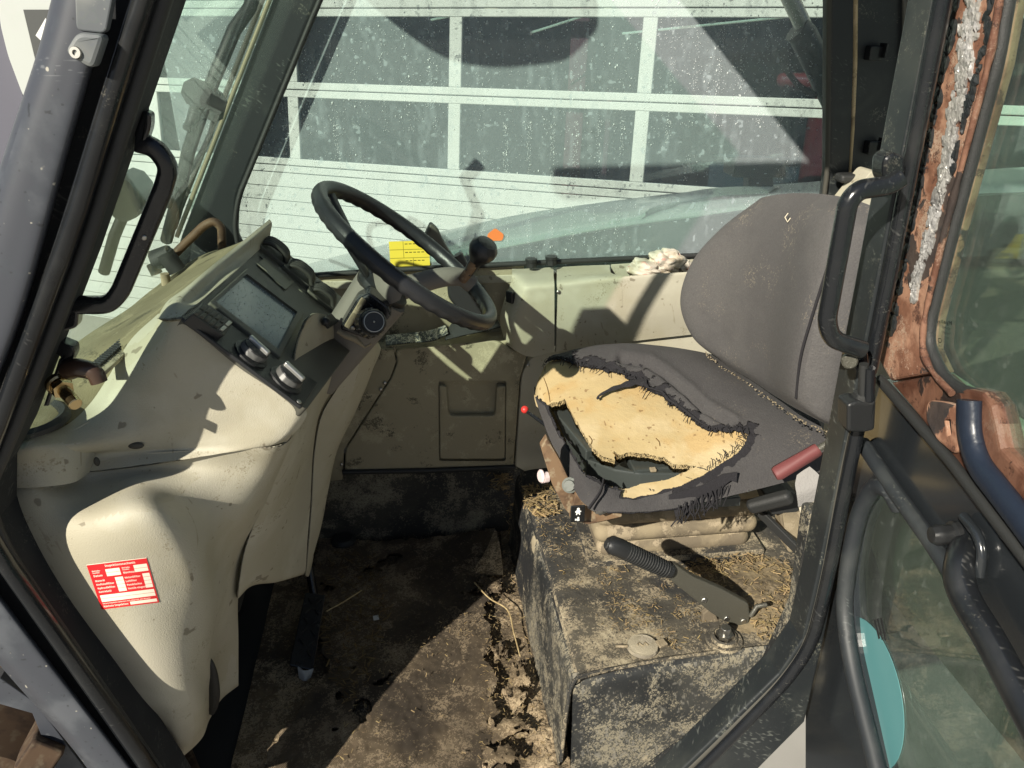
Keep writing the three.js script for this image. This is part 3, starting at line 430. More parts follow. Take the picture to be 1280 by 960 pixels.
  part(sp, 'armrest', [patch([
    [Z(696, 334, -.975), Z(730, 332, -.975), Z(762, 331, -.975)],
    [Z(696, 344, -.92), Z(730, 342, -.92), Z(764, 341, -.92)],
    [Z(696, 355, -.868), Z(735, 351, -.868), Z(778, 347, -.868)],
    [Z(697, 366, -.865), Z(735, 361, -.865), Z(778, 358, -.865)],
    [Z(696, 405, -.868), Z(735, 400, -.868), Z(778, 396, -.868)],
    [Z(695, 440, -.885), Z(735, 434, -.885), Z(778, 428, -.885)]], 6, 6, .01)], M.plastic);
  part(sp, 'tray_front', [patch([
    [Z(776, 347, -.885), Z(830, 344, -.885), Z(900, 340, -.885)],
    [Z(777, 346, -.868), Z(830, 342, -.868), Z(900, 338, -.868)],
    [Z(778, 358, -.865), Z(830, 354, -.865), Z(900, 350, -.865)],
    [Z(778, 396, -.868), Z(830, 390, -.868), Z(900, 383, -.868)],
    [Z(778, 428, -.885), Z(830, 422, -.885), Z(920, 412, -.885)]], 8, 6, .01), slab([Z(764, 331, -.97), Z(900, 322, -.97), Z(900, 370, -.97), Z(764, 378, -.97)], .005), slab([V(.42, .70, -.875), V(.75, .70, -.875), V(.75, .70, -.97), V(.42, .70, -.97)], .005, { n: V(0, 1, 0) })], M.plastic);
  part(sp, 'lower_panel', slab(zz(-.9, [[652, 468], [664, 446], [690, 438], [900, 405], [960, 520], [960, 600], [720, 600], [690, 606], [668, 596], [644, 583]]), .03, { bevel: .004, r: [.02, .02, .01, 0, 0, 0, 0, .01, .01, .005] }), M.plastic);
  for (const [x, y, z] of [[698, 365, -.862], [660, 457, -.896], [481, 479, -.898], [476, 487, -.898], [427, 581, -.89]]) part(sp, 'screw', ball(Z(x, y, z), .005, 1, 1, .5), M.steel);
  part(sp, 'switch', rbox(Z(638, 371, -.895), .022, .03, .012, .003, new THREE.Matrix4().makeRotationY(-.9)), M.blackPlastic);
  for (const [x, y] of [[664, 334], [689, 331]]) part(sp, 'latch_knob', [cyl(Z(x, y, -.955), V(0, 1, 0), .013, .014), cyl(Z(x, y - 7, -.955), V(0, 1, 0), .015, .008)], M.blackPlastic);
  part(sp, 'catch', slab(zz(-.955, [[698, 338], [716, 337], [722, 346], [704, 348]]), .004), M.blackPlastic);
  // grey strip lying on the ledge
  const a = thing('metal_strip', 'bent grey metal strip lying on the ledge below the steering wheel', 'metal strip');
  part(a, 'strip', patch([zz(-.9, [[482, 419, -.91], [510, 416, -.91], [540, 412, -.905], [557, 406, -.9]]), zz(-.9, [[482, 431, -.875], [510, 428, -.872], [542, 425, -.868], [560, 416, -.862]])], 8, 6, .003), M.tinStrip);
  const cl2 = thing('rag', 'crumpled cream rag with red stains stuffed in the tray beside the seat', 'rag');
  const rag = (cx, cy, z, r, s, sx = 1, sy = 1) => { const g = new THREE.SphereGeometry(r, 64, 48); const p = g.attributes.position; for (let i = 0; i < p.count; i++) { const v = V(p.getX(i), p.getY(i), p.getZ(i)).normalize(); const f = 1 + .5 * (fbm(v.x * .3 + v.z * .21 + .5, v.y * .3 + .5 - v.z * .17, 6, 3, s) - .5) + .22 * Math.abs(Math.sin(v.x * 2.5 + v.y * 3 + 5 * fbm(v.x * .3 + .5, v.y * .3 + .5 + v.z * .2, 5, 2, s + 4))) - .2; p.setXYZ(i, v.x * r * f * sx, v.y * r * f * sy, v.z * r * f); } g.computeVertexNormals(); const c = Z(cx, cy, z); g.translate(c.x, c.y, c.z); return boxUV(g); };
  part(cl2, 'cloth', [rag(804, 337, -.93, .042, 401, 1.15, .62), rag(832, 327, -.94, .042, 421, 1.1, .85), rag(854, 334, -.945, .028, 441, .9, .9)], M.rag);
  // right hand control lever with boot
  const js = thing('control_lever', 'black control lever with rubber boot behind the steering wheel', 'lever');
  part(js, 'boot', [patch([zz(-.9, [[560, 410, -.9], [576, 392, -.91], [608, 388, -.91], [622, 400, -.91]]), zz(-.9, [[556, 424, -.86], [574, 420, -.855], [610, 412, -.855], [626, 408, -.88]])], 6, 4, .004), slab(zz(-.9, [[566, 392], [616, 388], [606, 362], [576, 364]]), .05, { r: .01, bevel: .006 })], M.rubber);
  part(js, 'stick', tube(zz(-.88, [[590, 385], [584, 340], [572, 318]]), .012), M.blackPlastic);
  part(js, 'grip', slab(zz(-.86, [[530, 296], [538, 279], [548, 288], [552, 298], [560, 312], [578, 338], [566, 345], [540, 318]]), .03, { r: .008, bevel: .006, bs: 3 }), M.panelGrey);
}
// ---------------------------------------------------------------- dashboard
const dash = thing('dashboard', 'beige moulded dashboard console with instrument panel left of the steering wheel', 'dashboard');
const IP0 = Z(385, 512, -.15), IPn = V(.70, .71, 0).normalize();          // instrument panel plane
const ip = (x, y, lift = 0) => onPlane(x, y, IP0.clone().addScaledVector(IPn, lift), IPn);
const IPd = V(IPn.y, -IPn.x, 0);                                             // down the slope
{
  const smear = null;
  // lower bulge
  part(dash, 'lower_console', patch([
    zz(0, [[-60, 600, -.12], [-20, 592, -.10], [50, 590, -.10], [120, 572, -.148], [220, 564, -.15], [300, 561, -.15], [350, 558, -.155], [372, 535, -.24]]),
    zz(0, [[-60, 630, -.11], [-20, 628, -.08], [40, 608, -.075], [105, 600, -.125], [200, 585, -.15], [285, 588, -.16], [335, 590, -.18], [352, 585, -.26]]),
    zz(0, [[-60, 690, -.10], [-20, 670, -.07], [45, 632, -.06], [110, 622, -.09], [180, 604, -.11], [245, 618, -.13], [305, 640, -.18], [330, 640, -.27]]),
    zz(0, [[-40, 750, -.10], [0, 715, -.06], [60, 680, -.045], [115, 655, -.035], [185, 640, -.035], [240, 665, -.075], [285, 692, -.20], [308, 692, -.29]]),
    zz(0, [[0, 810, -.10], [40, 780, -.06], [92, 740, -.04], [150, 730, -.030], [212, 732, -.052], [255, 748, -.092], [280, 748, -.205], [298, 742, -.29]]),
    zz(0, [[60, 880, -.10], [95, 850, -.07], [140, 820, -.05], [182, 812, -.038], [230, 822, -.062], [258, 830, -.125], [272, 825, -.25], [298, 800, -.29]]),
    zz(0, [[120, 940, -.12], [150, 910, -.085], [185, 888, -.065], [214, 885, -.058], [246, 882, -.085], [264, 866, -.20], [275, 850, -.26], [298, 840, -.29]]),
    zz(0, [[180, 975, -.16], [196, 950, -.13], [208, 940, -.14], [226, 942, -.11], [250, 922, -.125], [263, 895, -.22], [277, 872, -.27], [298, 855, -.29]]),
    zz(0, [[190, 975, -.26], [200, 955, -.25], [212, 948, -.24], [228, 940, -.25], [248, 922, -.27], [262, 898, -.29], [278, 872, -.31], [298, 856, -.33]]),
  ], 8, 8, .004, smear), M.plastic);
  // upper side face, rolling over to the ledge on the left and to the panel edge on the right
  part(dash, 'side_cover', patch([
    zz(0, [[198, 392, -.235], [206, 394, -.19], [216, 397, -.155], [228, 396, -.152], [234, 393, -.16]]),
    zz(0, [[164, 424, -.225], [178, 432, -.185], [205, 438, -.15], [255, 424, -.15], [266, 420, -.158]]),
    zz(0, [[136, 470, -.205], [150, 480, -.175], [200, 485, -.15], [298, 460, -.15], [310, 456, -.158]]),
    zz(0, [[112, 505, -.185], [130, 512, -.163], [200, 525, -.149], [345, 492, -.15], [358, 490, -.158]]),
    zz(0, [[82, 532, -.135], [104, 540, -.130], [190, 545, -.149], [368, 515, -.15], [383, 514, -.160]]),
    zz(0, [[40, 548, -.09], [70, 560, -.095], [160, 560, -.147], [358, 540, -.15], [376, 532, -.165]]),
    zz(0, [[-10, 556, -.09], [30, 574, -.085], [125, 569, -.145], [340, 556, -.151], [360, 550, -.17]]),
    zz(0, [[-40, 570, -.10], [20, 592, -.095], [100, 590, -.125], [330, 560, -.156], [350, 560, -.18]]),
  ], 10, 8, .004, smear), M.plastic);
  // upper left hump that the side cover ends on
  part(dash, 'end_cap', patch([
    zz(0, [[-40, 560, -.085], [0, 556, -.085], [40, 549, -.088], [82, 541, -.122], [112, 526, -.148]]),
    zz(0, [[-40, 572, -.078], [0, 566, -.077], [40, 560, -.077], [84, 556, -.105], [118, 552, -.141]]),
    zz(0, [[-40, 600, -.09], [0, 590, -.08], [40, 585, -.075], [86, 580, -.095], [118, 571, -.138]]),
    zz(0, [[-40, 616, -.088], [0, 611, -.076], [50, 609, -.068], [92, 603, -.092], [112, 590, -.128]]),
  ], 8, 8, .004), M.plastic);
  // ledge under the windscreen
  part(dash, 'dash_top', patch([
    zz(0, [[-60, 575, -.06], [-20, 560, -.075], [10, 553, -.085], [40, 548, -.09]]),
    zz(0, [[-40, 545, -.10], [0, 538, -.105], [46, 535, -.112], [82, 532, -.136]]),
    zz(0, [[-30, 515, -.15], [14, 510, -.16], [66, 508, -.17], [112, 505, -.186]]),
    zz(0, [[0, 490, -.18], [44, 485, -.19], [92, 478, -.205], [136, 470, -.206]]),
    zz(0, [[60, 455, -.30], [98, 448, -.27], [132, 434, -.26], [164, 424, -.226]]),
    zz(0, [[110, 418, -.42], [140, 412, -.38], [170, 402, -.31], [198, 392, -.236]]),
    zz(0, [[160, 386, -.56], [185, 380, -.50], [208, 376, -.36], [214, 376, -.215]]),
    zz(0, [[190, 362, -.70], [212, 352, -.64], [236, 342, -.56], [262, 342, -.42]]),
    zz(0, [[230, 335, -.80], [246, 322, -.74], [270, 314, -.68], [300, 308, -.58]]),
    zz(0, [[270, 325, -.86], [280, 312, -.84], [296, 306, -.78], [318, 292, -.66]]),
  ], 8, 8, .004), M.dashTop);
  // flange standing up along the panel
  part(dash, 'flange', patch([
    [[196, 398], [208, 378], [229, 362], [260, 336], [300, 304], [337, 274]].map(([x, y], i) => Z(x, y, [-.21, -.225, -.26, -.36, -.51, -.64][i])),
    [[202, 398], [214, 382], [234, 366], [264, 341], [303, 309], [340, 279]].map(([x, y], i) => Z(x, y, [-.158, -.18, -.23, -.35, -.50, -.635][i])),
    [[212, 398], [224, 388], [240, 374], [268, 349], [305, 318], [338, 291]].map(([x, y], i) => Z(x, y, [-.152, -.17, -.23, -.35, -.50, -.64][i])),
    [[226, 396], [232, 390], [246, 380], [274, 356], [310, 325], [338, 299]].map(([x, y], i) => ip(x, y, .002)),
  ], 8, 6, .005), M.plastic);
  // instrument panel plate, screen, switches
  part(dash, 'panel_plate', slab([ip(226, 396), ip(338, 298), ip(428, 372), ip(452, 420), ip(384, 511)], .02, { r: .006, bevel: .002 }), M.panelGrey);
  part(dash, 'control_strip', slab([ip(228, 397, .004), ip(252, 377, .004), ip(345, 447, .004), ip(398, 478, .004), ip(378, 509, .004)], .006, { r: .004 }), M.blackPlastic);
  const scr = part(dash, 'display', slab([ip(262, 377, .008), ip(309, 335, .008), ip(381, 391, .008), ip(351, 447, .008)], .012, { r: .004, bevel: .002, holes: [[ip(268, 376, .008), ip(308, 341, .008), ip(373, 390, .008), ip(349, 438, .008)]] }), M.panelGrey);
  part(scr, 'screen', slab([ip(265, 376, .003), ip(308, 339, .003), ip(376, 390, .003), ip(350, 441, .003)], .004, {}), mat({ phys: 1, color: [.17, .205, .21], roughness: .2, clearcoat: .6, clearcoatRoughness: .1 }));
  { const n = 260, g = new THREE.SphereGeometry(1, 6, 4), im = new THREE.InstancedMesh(boxUV(g), M.drop, n), m4 = new THREE.Matrix4(); const a = ip(268, 376, .0034), b = ip(308, 341, .0034), c = ip(349, 438, .0034); for (let i = 0; i < n; i++) { const s = rr(.0003, .0008), p = a.clone().lerp(b, rnd()).addScaledVector(c.clone().sub(a), rnd()); m4.makeScale(s, s, s); m4.setPosition(p); im.setMatrixAt(i, m4); } im.name = 'dust_specks'; im.userData.kind = 'stuff'; scr.add(im); }
  const facesOn = (p, h) => new THREE.Matrix4().makeBasis(IPd, IPn, V(0, 0, 1).clone().multiplyScalar(-1).negate()).setPosition(p);
  // keypad
  const kp = part(dash, 'keypad', slab([ip(240, 392, .02), ip(256, 377, .02), ip(292, 402, .014), ip(280, 420, .014)], .02, { r: .004, bevel: .002 }), M.blackPlastic);
  for (let j = 0; j < 2; j++) for (let k = 0; k < 6; k++) { const a = k / 6 + .02, b = (k + .8) / 6, q = (s, t) => ip(243 + 13 * t + s * 37, 391 - 12 * t + s * 24, .023 - .006 * s); part(kp, 'key', slab([q(a, j * .5 + .06), q(a, j * .5 + .44), q(b, j * .5 + .44), q(b, j * .5 + .06)], .004, { r: .001 }), k === 5 ? M.silver : M.panelGrey); }
  // two rotary knobs with silver pointers
  for (const [x, y] of [[313, 444], [357, 476]]) {
    const c = ip(x, y, .004); const k = part(dash, 'rotary_knob', [lathe(c, IPn, [[0, 0], [.027, 0], [.027, .003], [.0205, .005], [.0195, .016], [.017, .018], [0, .018]], 32)], M.blackPlastic);
    const dir = IPd.clone().multiplyScalar(.9).add(V(0, 0, .25)).normalize(), up = c.clone().addScaledVector(IPn, .018);
    part(k, 'dial_ring', lathe(c.clone().addScaledVector(IPn, .006), IPn, [[.021, 0], [.021, .006], [.0198, .008], [.0198, 0]], 32), mat({ color: [.10, .10, .095], roughness: .4 }));
    part(k, 'pointer', beam(up.clone().addScaledVector(dir, -.0185), up.clone().addScaledVector(dir, .0185), .009, .013, dir.clone().cross(IPn), .003), M.silver);
  }
  part(dash, 'screw', cyl(ip(373, 503, .005), IPn, .004, .003), M.steel);
  // rocker switches along the far edge
  for (const [x, y, s] of [[346, 312, .8], [378, 340, .8], [406, 368, .72]]) {
    const c = ip(x, y, .012); const sw = part(dash, 'rocker_switch', [0, 1, 2, 3].map(k => tube([-.034, -.02, 0, .02, .034].map((t, i) => c.clone().addScaledVector(IPd, t * s).addScaledVector(IPn, [0, .007, .009, .007, -.004][i]).add(V(0, 0, (k - 1.5) * .0112))), .0046, { smooth: 10, sec: 8 })), mat({ color: [.035, .035, .03], roughness: .5 }));
    part(sw, 'housing', slab([[-.045, .035], [.045, .035], [.045, -.035], [-.045, -.035]]  .map(([a, b]) => c.clone().addScaledVector(IPd, a * s).addScaledVector(IPn, -.004).add(V(0, 0, b * .8))), .012, { r: .004 }), M.panelGrey);
  }
  for (const q of [[[325, 320], [330, 317], [365, 348], [362, 352]], [[330, 312], [334, 309], [352, 326], [349, 329]]]) part(dash, 'slot', slab(q.map(([x, y]) => ip(x, y, .003)), .002), M.blackPlastic);
  part(dash, 'symbol_plate', slab([ip(322, 330, .003), ip(330, 322, .003), ip(368, 352, .003), ip(357, 362, .003)], .002, { r: .003 }), mat({ color: [.12, .118, .085], roughness: .5 }));
  for (const [x, y] of [[327, 334], [379, 366]]) { const c = ip(x, y, .0065); part(dash, 'emblem', tube([c.clone().addScaledVector(IPd, -.010), c.clone().addScaledVector(IPd, .012)], t => .001 + .006 * Math.sin(t * 3.14), { sec: 8, asp: .5, open: 1 }), mat({ color: [.20, .20, .15], roughness: .5 })); }
  // steering column shroud
  part(dash, 'column_shroud', patch([
    zz(0, [[384, 400, -.30], [396, 392, -.38], [420, 398, -.48], [448, 414, -.55]]),
    zz(0, [[374, 424, -.28], [384, 412, -.33], [408, 420, -.42], [438, 432, -.535]]),
    zz(0, [[366, 470, -.255], [376, 455, -.29], [402, 470, -.39], [424, 472, -.525]]),
    zz(0, [[366, 510, -.24], [380, 500, -.28], [395, 520, -.39], [400, 516, -.51]]),
    zz(0, [[356, 560, -.24], [366, 565, -.27], [380, 575, -.38], [392, 560, -.50]]),
    zz(0, [[332, 620, -.25], [342, 630, -.27], [362, 640, -.36], [388, 630, -.49]]),
    zz(0, [[306, 690, -.25], [320, 690, -.27], [350, 690, -.35], [384, 680, -.47]]),
    zz(0, [[298, 742, -.25], [312, 728, -.27], [345, 724, -.34], [382, 712, -.46]]),
    zz(0, [[298, 748, -.30], [312, 734, -.31], [345, 728, -.37], [380, 718, -.48]]),
  ], 8, 8, .004), M.plastic);
  part(dash, 'column_shroud', patch([
    zz(0, [[451, 416, -.55], [462, 420, -.57], [472, 428, -.60], [474, 430, -.66]]),
    zz(0, [[441, 434, -.535], [455, 434, -.555], [470, 438, -.59], [476, 436, -.66]]),
    zz(0, [[428, 474, -.525], [446, 476, -.55], [460, 474, -.585], [462, 470, -.66]]),
    zz(0, [[403, 518, -.51], [422, 530, -.54], [442, 518, -.58], [444, 510, -.66]]),
    zz(0, [[394, 562, -.50], [408, 575, -.53], [420, 566, -.57], [422, 555, -.66]]),
    zz(0, [[390, 632, -.49], [398, 636, -.52], [408, 620, -.56], [410, 610, -.66]]),
    zz(0, [[386, 682, -.47], [393, 680, -.51], [401, 660, -.56], [402, 650, -.66]]),
    zz(0, [[383, 714, -.46], [386, 716, -.50], [390, 700, -.56], [392, 690, -.66]]),
    zz(0, [[382, 720, -.49], [386, 720, -.53], [390, 706, -.60], [392, 696, -.68]]),
  ], 8, 8, .004), M.plastic);
  // dark interior behind the shroud so that nothing shows through
  part(dash, 'inner_housing', rbox(V(-.42, .52, -.62), .06, .50, .50, .01), M.darkBare = mat({ color: [.015, .015, .015], roughness: .8 }));
  part(dash, 'support', [beam(V(-.56, .05, -.72), V(-.46, .80, -.72), .3, .05, V(0, 0, 1), .01)], M.darkBare);
  struct('footwell_bulkhead', slab([V(-.60, -.03, -1), V(-.60, .74, -1), V(-.60, .74, -.06), V(-.50, .20, -.06), V(-.46, -.03, -.06)].map(p => V(-.60, p.y, p.z)), .02, { n: V(1, 0, 0) }), M.darkBare);
  part(dash, 'slide_button', [slab(zz(0, [[402, 398, -.40], [414, 391, -.44], [424, 402, -.44], [412, 410, -.40]]), .006, { r: .004 }), ball(Z(407, 402, -.395), .008)], M.blackPlastic);
  for (const b of [ball(Z(170, 557, -.146), .007, 1.6, .8, .5), ball(Z(121, 577, -.125), .006, .7, 1.2, .6)]) part(dash, 'seam_clip', b, M.seal);
  part(dash, 'screw_hole', cyl(Z(298, 557, -.152), V(0, 0, 1), .005, .004), M.blackPlastic);
  part(dash, 'rubber_plug', tube([Z(261, 822, -.172), Z(263, 858, -.188), Z(262, 892, -.208)], t => .001 + .021 * Math.sqrt(Math.max(0, 1 - (2 * t - 1) ** 2)), { smooth: 24, sec: 14, up: V(.75, 0, .65), asp: .5 }), M.rubber);
  // demist grille and cup ring on the ledge
  const gp = (x, y) => Y(x, y, .902 - (x - 100) * -.00002); const gr = part(dash, 'demist_grille', slab([gp(106, 463), gp(150, 420), gp(174, 424), gp(131, 464)], .006, { n: V(0, 1, 0), r: .003 }), M.plasticDirt);
  for (let k = 0; k < 14; k++) { const t = (k + .5) / 14, a = gp(112 + 42 * t, 459 - 36 * t), b = gp(124 + 40 * t, 460 - 36 * t); a.y = b.y = a.y + .002; part(gr, 'slot', beam(a, b, .004, .004, V(0, 0, 1), .0005), M.blackPlastic); }
  { const c = Z(32, 525, -.135); const ring = part(dash, 'cup_holder', lathe(c, V(0, 1, 0), [[.040, -.008], [.042, .004], [.050, .008], [.056, .003], [.056, -.004]], 36), M.rubber); part(ring, 'bottom', cyl(c.clone().add(V(0, -.01, 0)), V(0, 1, 0), .042, .004), mat({ color: [.008, .008, .008], roughness: .9 })); }
  // red service label
  const cv = document.createElement('canvas'); cv.width = 800; cv.height = 620; const c = cv.getContext('2d'); c.fillStyle = '#d8262b'; c.fillRect(0, 0, 800, 620); c.fillStyle = '#f6ecd8';
  const tx = (s, x, y, h) => { c.font = `bold ${h}px sans-serif`; c.fillText(s, x, y); }, bx = (x, y, w, h, n = 1) => { for (let k = 0; k < n; k++) c.fillRect(x, y + k * h / n, w, h / n - 4); };
  c.fillRect(0, 0, 800, 8); tx('Inspektionsnachweis', 230, 58, 40); tx('Betriebs-', 40, 108, 26); tx('stunden', 40, 132, 24); tx('Datum', 40, 178, 38); bx(220, 90, 190, 100, 2); tx('Betriebs-', 440, 108, 26); tx('stunden', 440, 132, 24); tx('Monteur', 440, 178, 38); bx(600, 80, 180, 100, 2);
  ['Motoröl', 'Kraftstofffilter', 'Hydraulikfilter', 'Getriebeöl'].forEach((s, k) => tx(s, 40, 246 + k * 50, 34)); bx(312, 212, 108, 200, 4); ['Motorölfilter', 'Luftfilter', 'Pendelachse', 'Ventile eingest.'].forEach((s, k) => tx(s, 440, 246 + k * 50, 34)); bx(684, 206, 96, 200, 4);
  bx(40, 430, 740, 96, 2); tx('Nächste Inspektion spätestens nach obiger Std. oder Monaten', 40, 552, 22); tx('Nächste Inspektion:', 40, 596, 36); bx(410, 562, 370, 44);
  const t = new THREE.CanvasTexture(cv); t.colorSpace = THREE.SRGBColorSpace; t.anisotropy = 8;
  const quad = [[108, 706], [183, 697], [199, 753], [127, 762]].map(([x, y]) => [x, y]);
  // the label follows the moulding: find the surface under it
  dash.updateMatrixWorld(true); const rc = new THREE.Raycaster(); const lc = dash.children[0];
  const hit = (x, y) => { rc.set(EYE, ray(x, y).normalize()); const h = rc.intersectObject(lc, false)[0]; return (h ? h.point : Z(x, y, -.03)).addScaledVector(ray(x, y).normalize(), -.0012); };
  const rows = []; for (let j = 0; j <= 8; j++) { const r = []; for (let i = 0; i <= 8; i++) { const u = i / 8, v = j / 8, L = (a, b, s) => a + (b - a) * s; r.push(hit(L(L(quad[0][0], quad[1][0], u), L(quad[3][0], quad[2][0], u), v), L(L(quad[0][1], quad[1][1], u), L(quad[3][1], quad[2][1], u), v))); } rows.push(r); }
  const g = gridSheet(rows.flat(), 9, 9, 0); { const G2 = new THREE.BufferGeometry(), ps = [], uvs = [], id = []; rows.flat().forEach((p, k) => { ps.push(p.x, p.y, p.z); uvs.push((k % 9) / 8, 1 - Math.floor(k / 9) / 8); }); for (let j = 0; j < 8; j++) for (let i = 0; i < 8; i++) { const a = j * 9 + i; id.push(a, a + 9, a + 1, a + 1, a + 9, a + 10); } G2.setAttribute('position', new THREE.Float32BufferAttribute(ps, 3)); G2.setAttribute('uv', new THREE.Float32BufferAttribute(uvs, 2)); G2.setIndex(id); G2.computeVertexNormals(); part(dash, 'service_label', okuv(G2), mat({ map: t, roughness: .45 }), 'red inspection label with white boxes'); }
}

// ---------------------------------------------------------------- seat box with handbrake, cap and debris
const proj = p => { const d = p.clone().sub(EYE), z = d.dot(FWD); return [640 + FPX * d.dot(RIGHT) / z, 480 - FPX * d.dot(UPV) / z]; };
const inPoly = (x, y, q) => { let r = false; for (let i = 0, j = q.length - 1; i < q.length; j = i++) { const [a, b] = q[i], [c, d] = q[j]; if ((b > y) !== (d > y) && x < (c - a) * (y - b) / (d - b) + a) r = !r; } return r; };
const SB = .25;
{
  const b = thing('seat_box', 'black dusty seat box with filler cap under the driver seat', 'seat box');
  const nl = Y(715, 850, SB), nm = Y(830, 824, SB), nr = Y(1000, 800, SB), fr = V(.95, SB, -.92), fl = Y(645, 590, SB);
  // top, slightly uneven sheet with rounded edge running into the left and front faces
  const dn = (p, y, dx = 0, dz = 0) => V(p.x + dx, y, p.z + dz);
  const lerp = (p, q, t) => p.clone().lerp(q, t);
  const bump = (p, u, v) => .004 * (fbm(p.x * 2 + 1, p.z * 2 + 2, 6, 4, 601) - .5);
  part(b, 'top', patch([0, .06, .25, .5, .75, .94, 1].map(t => [lerp(nl, fl, t).add(V(.010, -.008, 0)), lerp(nl, fl, t).add(V(.018, 0, 0)), lerp(nm, lerp(fl, fr, .3), t), lerp(nr, lerp(fl, fr, .6), t), lerp(nr, fr, t).add(V(.2, 0, 0))]), 12, 12, .004, bump), M.dusty);
  part(b, 'side', patch([[1, -.06], [.9, 0], [.6, 0], [.3, 0], [.08, 0], [0, 0]].map(([t]) => { const p = lerp(nl, fl, t); return [p.clone().add(V(.012, -.006, 0)), p.clone().add(V(.002, -.018, 0)), dn(p, .13, -.008), dn(p, .06, -.016), dn(p, -.01, -.024)]; }), 8, 8, .004, bump), M.scuffed);
  const nb = [[0, 0], [.10, 0], [.5, 0], [.9, 0], [1, 0]];
  part(b, 'front_panel', patch([.002, -.012, -.06, -.12, -.26].map((dy, i) => [0, .25, .5, .75, 1].map(t => { const p = lerp(Y(716, 848, SB), Y(912, 815, SB), t * 1.25); return p.add(V(0, dy - .002, i === 0 ? -.012 : i * .004)); })), 8, 8, .004), M.scuffed);
  part(b, 'panel_edge', tube([Y(700, 975, .03).setY(.05), Y(708, 905, .17).setY(.17), Y(713, 858, .24).setY(.243), Y(722, 846, SB), Y(760, 838, SB), Y(830, 825, SB), Y(902, 815, SB)].map((p, i) => i > 2 ? p.add(V(0, .002, 0)) : p.copy(Y(715, 850, SB)).add(V(-.004 - .012 * (2 - i) / 2, [-.2, -.08, -.012][i], .006))), .004, { bend: .02, sec: 6 }), M.dusty);
  const cc = Y(803, 809, SB + .004); const cap = part(b, 'filler_cap', [lathe(cc, V(0, 1, 0), [[0, .006], [.020, .0065], [.0235, .005], [.0285, .0055], [.030, .003], [.030, 0]], 32)], mat({ map: T.bellows, color: [1.05, 1.1, 1.2], roughness: .75, bumpMap: T.grain, bumpScale: .0008 }));
  part(cap, 'strap', beam(cc.clone().add(V(-.028, .006, 0)), cc.clone().add(V(-.052, .004, -.004)), .006, .004, V(0, 0, 1)), M.bellows); part(cap, 'tab', [beam(cc.clone().add(V(.028, .006, .003)), cc.clone().add(V(.046, .006, -.002)), .018, .006, V(0, 0, 1))], M.bellows);
  part(cap, 'emblem', tube([-.010, -.006, 0, .006, .010].map((x, i) => cc.clone().add(V(x, .0066, [0, -.006, .004, -.005, .003][i]))), .0018, { sec: 6 }), M.bellows);
}
{
  const h = thing('handbrake', 'handbrake lever with ribbed black grip on a bolted bracket', 'handbrake');
  const z = -.245, q = (x, y) => Z(x, y, z);
  const gr = part(h, 'grip', [tube([q(759, 680), q(764, 681), q(775, 685), q(800, 697), q(838, 714)], t => t < .04 ? .012 : t < .2 ? .0175 : .0165 - .002 * t, { sec: 16 })], M.blackPlastic);
  for (let k = 0; k < 17; k++) { const t = k / 17, p = q(783 + 52 * t, 689 + 24 * t), d = q(835, 713).sub(q(783, 689)); const g = new THREE.TorusGeometry(.0166 - .0012 * t, .0013, 6, 18); g.applyMatrix4(basis(p, d)); part(gr, 'rib', g, M.rubber); }
  part(gr, 'release_button', cyl(q(761, 681), q(759, 680).sub(q(775, 686)).normalize(), .009, .007, .002), M.rubber);
  part(h, 'lever_plate', slab([[836, 707], [846, 707], [868, 722], [905, 738], [936, 755], [938, 772], [934, 786], [920, 782], [905, 777], [888, 766], [866, 748], [838, 726]].map(([x, y]) => q(x, y)), .016, { bevel: .003, r: .006 }), M.leverMetal);
  for (const [x, y] of [[880, 750], [908, 773], [929, 776]]) part(h, 'rivet', cyl(Z(x, y, z), V(0, 0, 1), .006, .003), M.steel);
  part(h, 'bracket', slab([[876, 800], [879, 768], [886, 762], [894, 766], [899, 778], [894, 786], [890, 800]].map(([x, y]) => Z(x, y, z - .018)), .012, { bevel: .002 }), M.bellows);
  const c = Y(905, 800, SB + .003); part(h, 'mounting_ring', [lathe(c, V(0, 1, 0), [[0, .004], [.034, .004], [.036, 0]], 28), lathe(c, V(0, 1, 0), [[.016, .004], [.020, .012], [.024, .010], [.026, .004]], 28)], M.dusty);
  part(h, 'bolt', [cyl(c.clone().add(V(0, .004, 0)), V(0, 1, 0), .010, .028), lathe(c.clone().add(V(0, .01, 0)), V(0, 1, 0), [[.017, 0], [.017, .008], [0, .008]], 6)], M.steel);
  part(h, 'spring_pin', tube([Z(938, 770, z), Z(946, 758, z), Z(958, 756, z)], .005, { sec: 8 }), M.leverMetal);
}
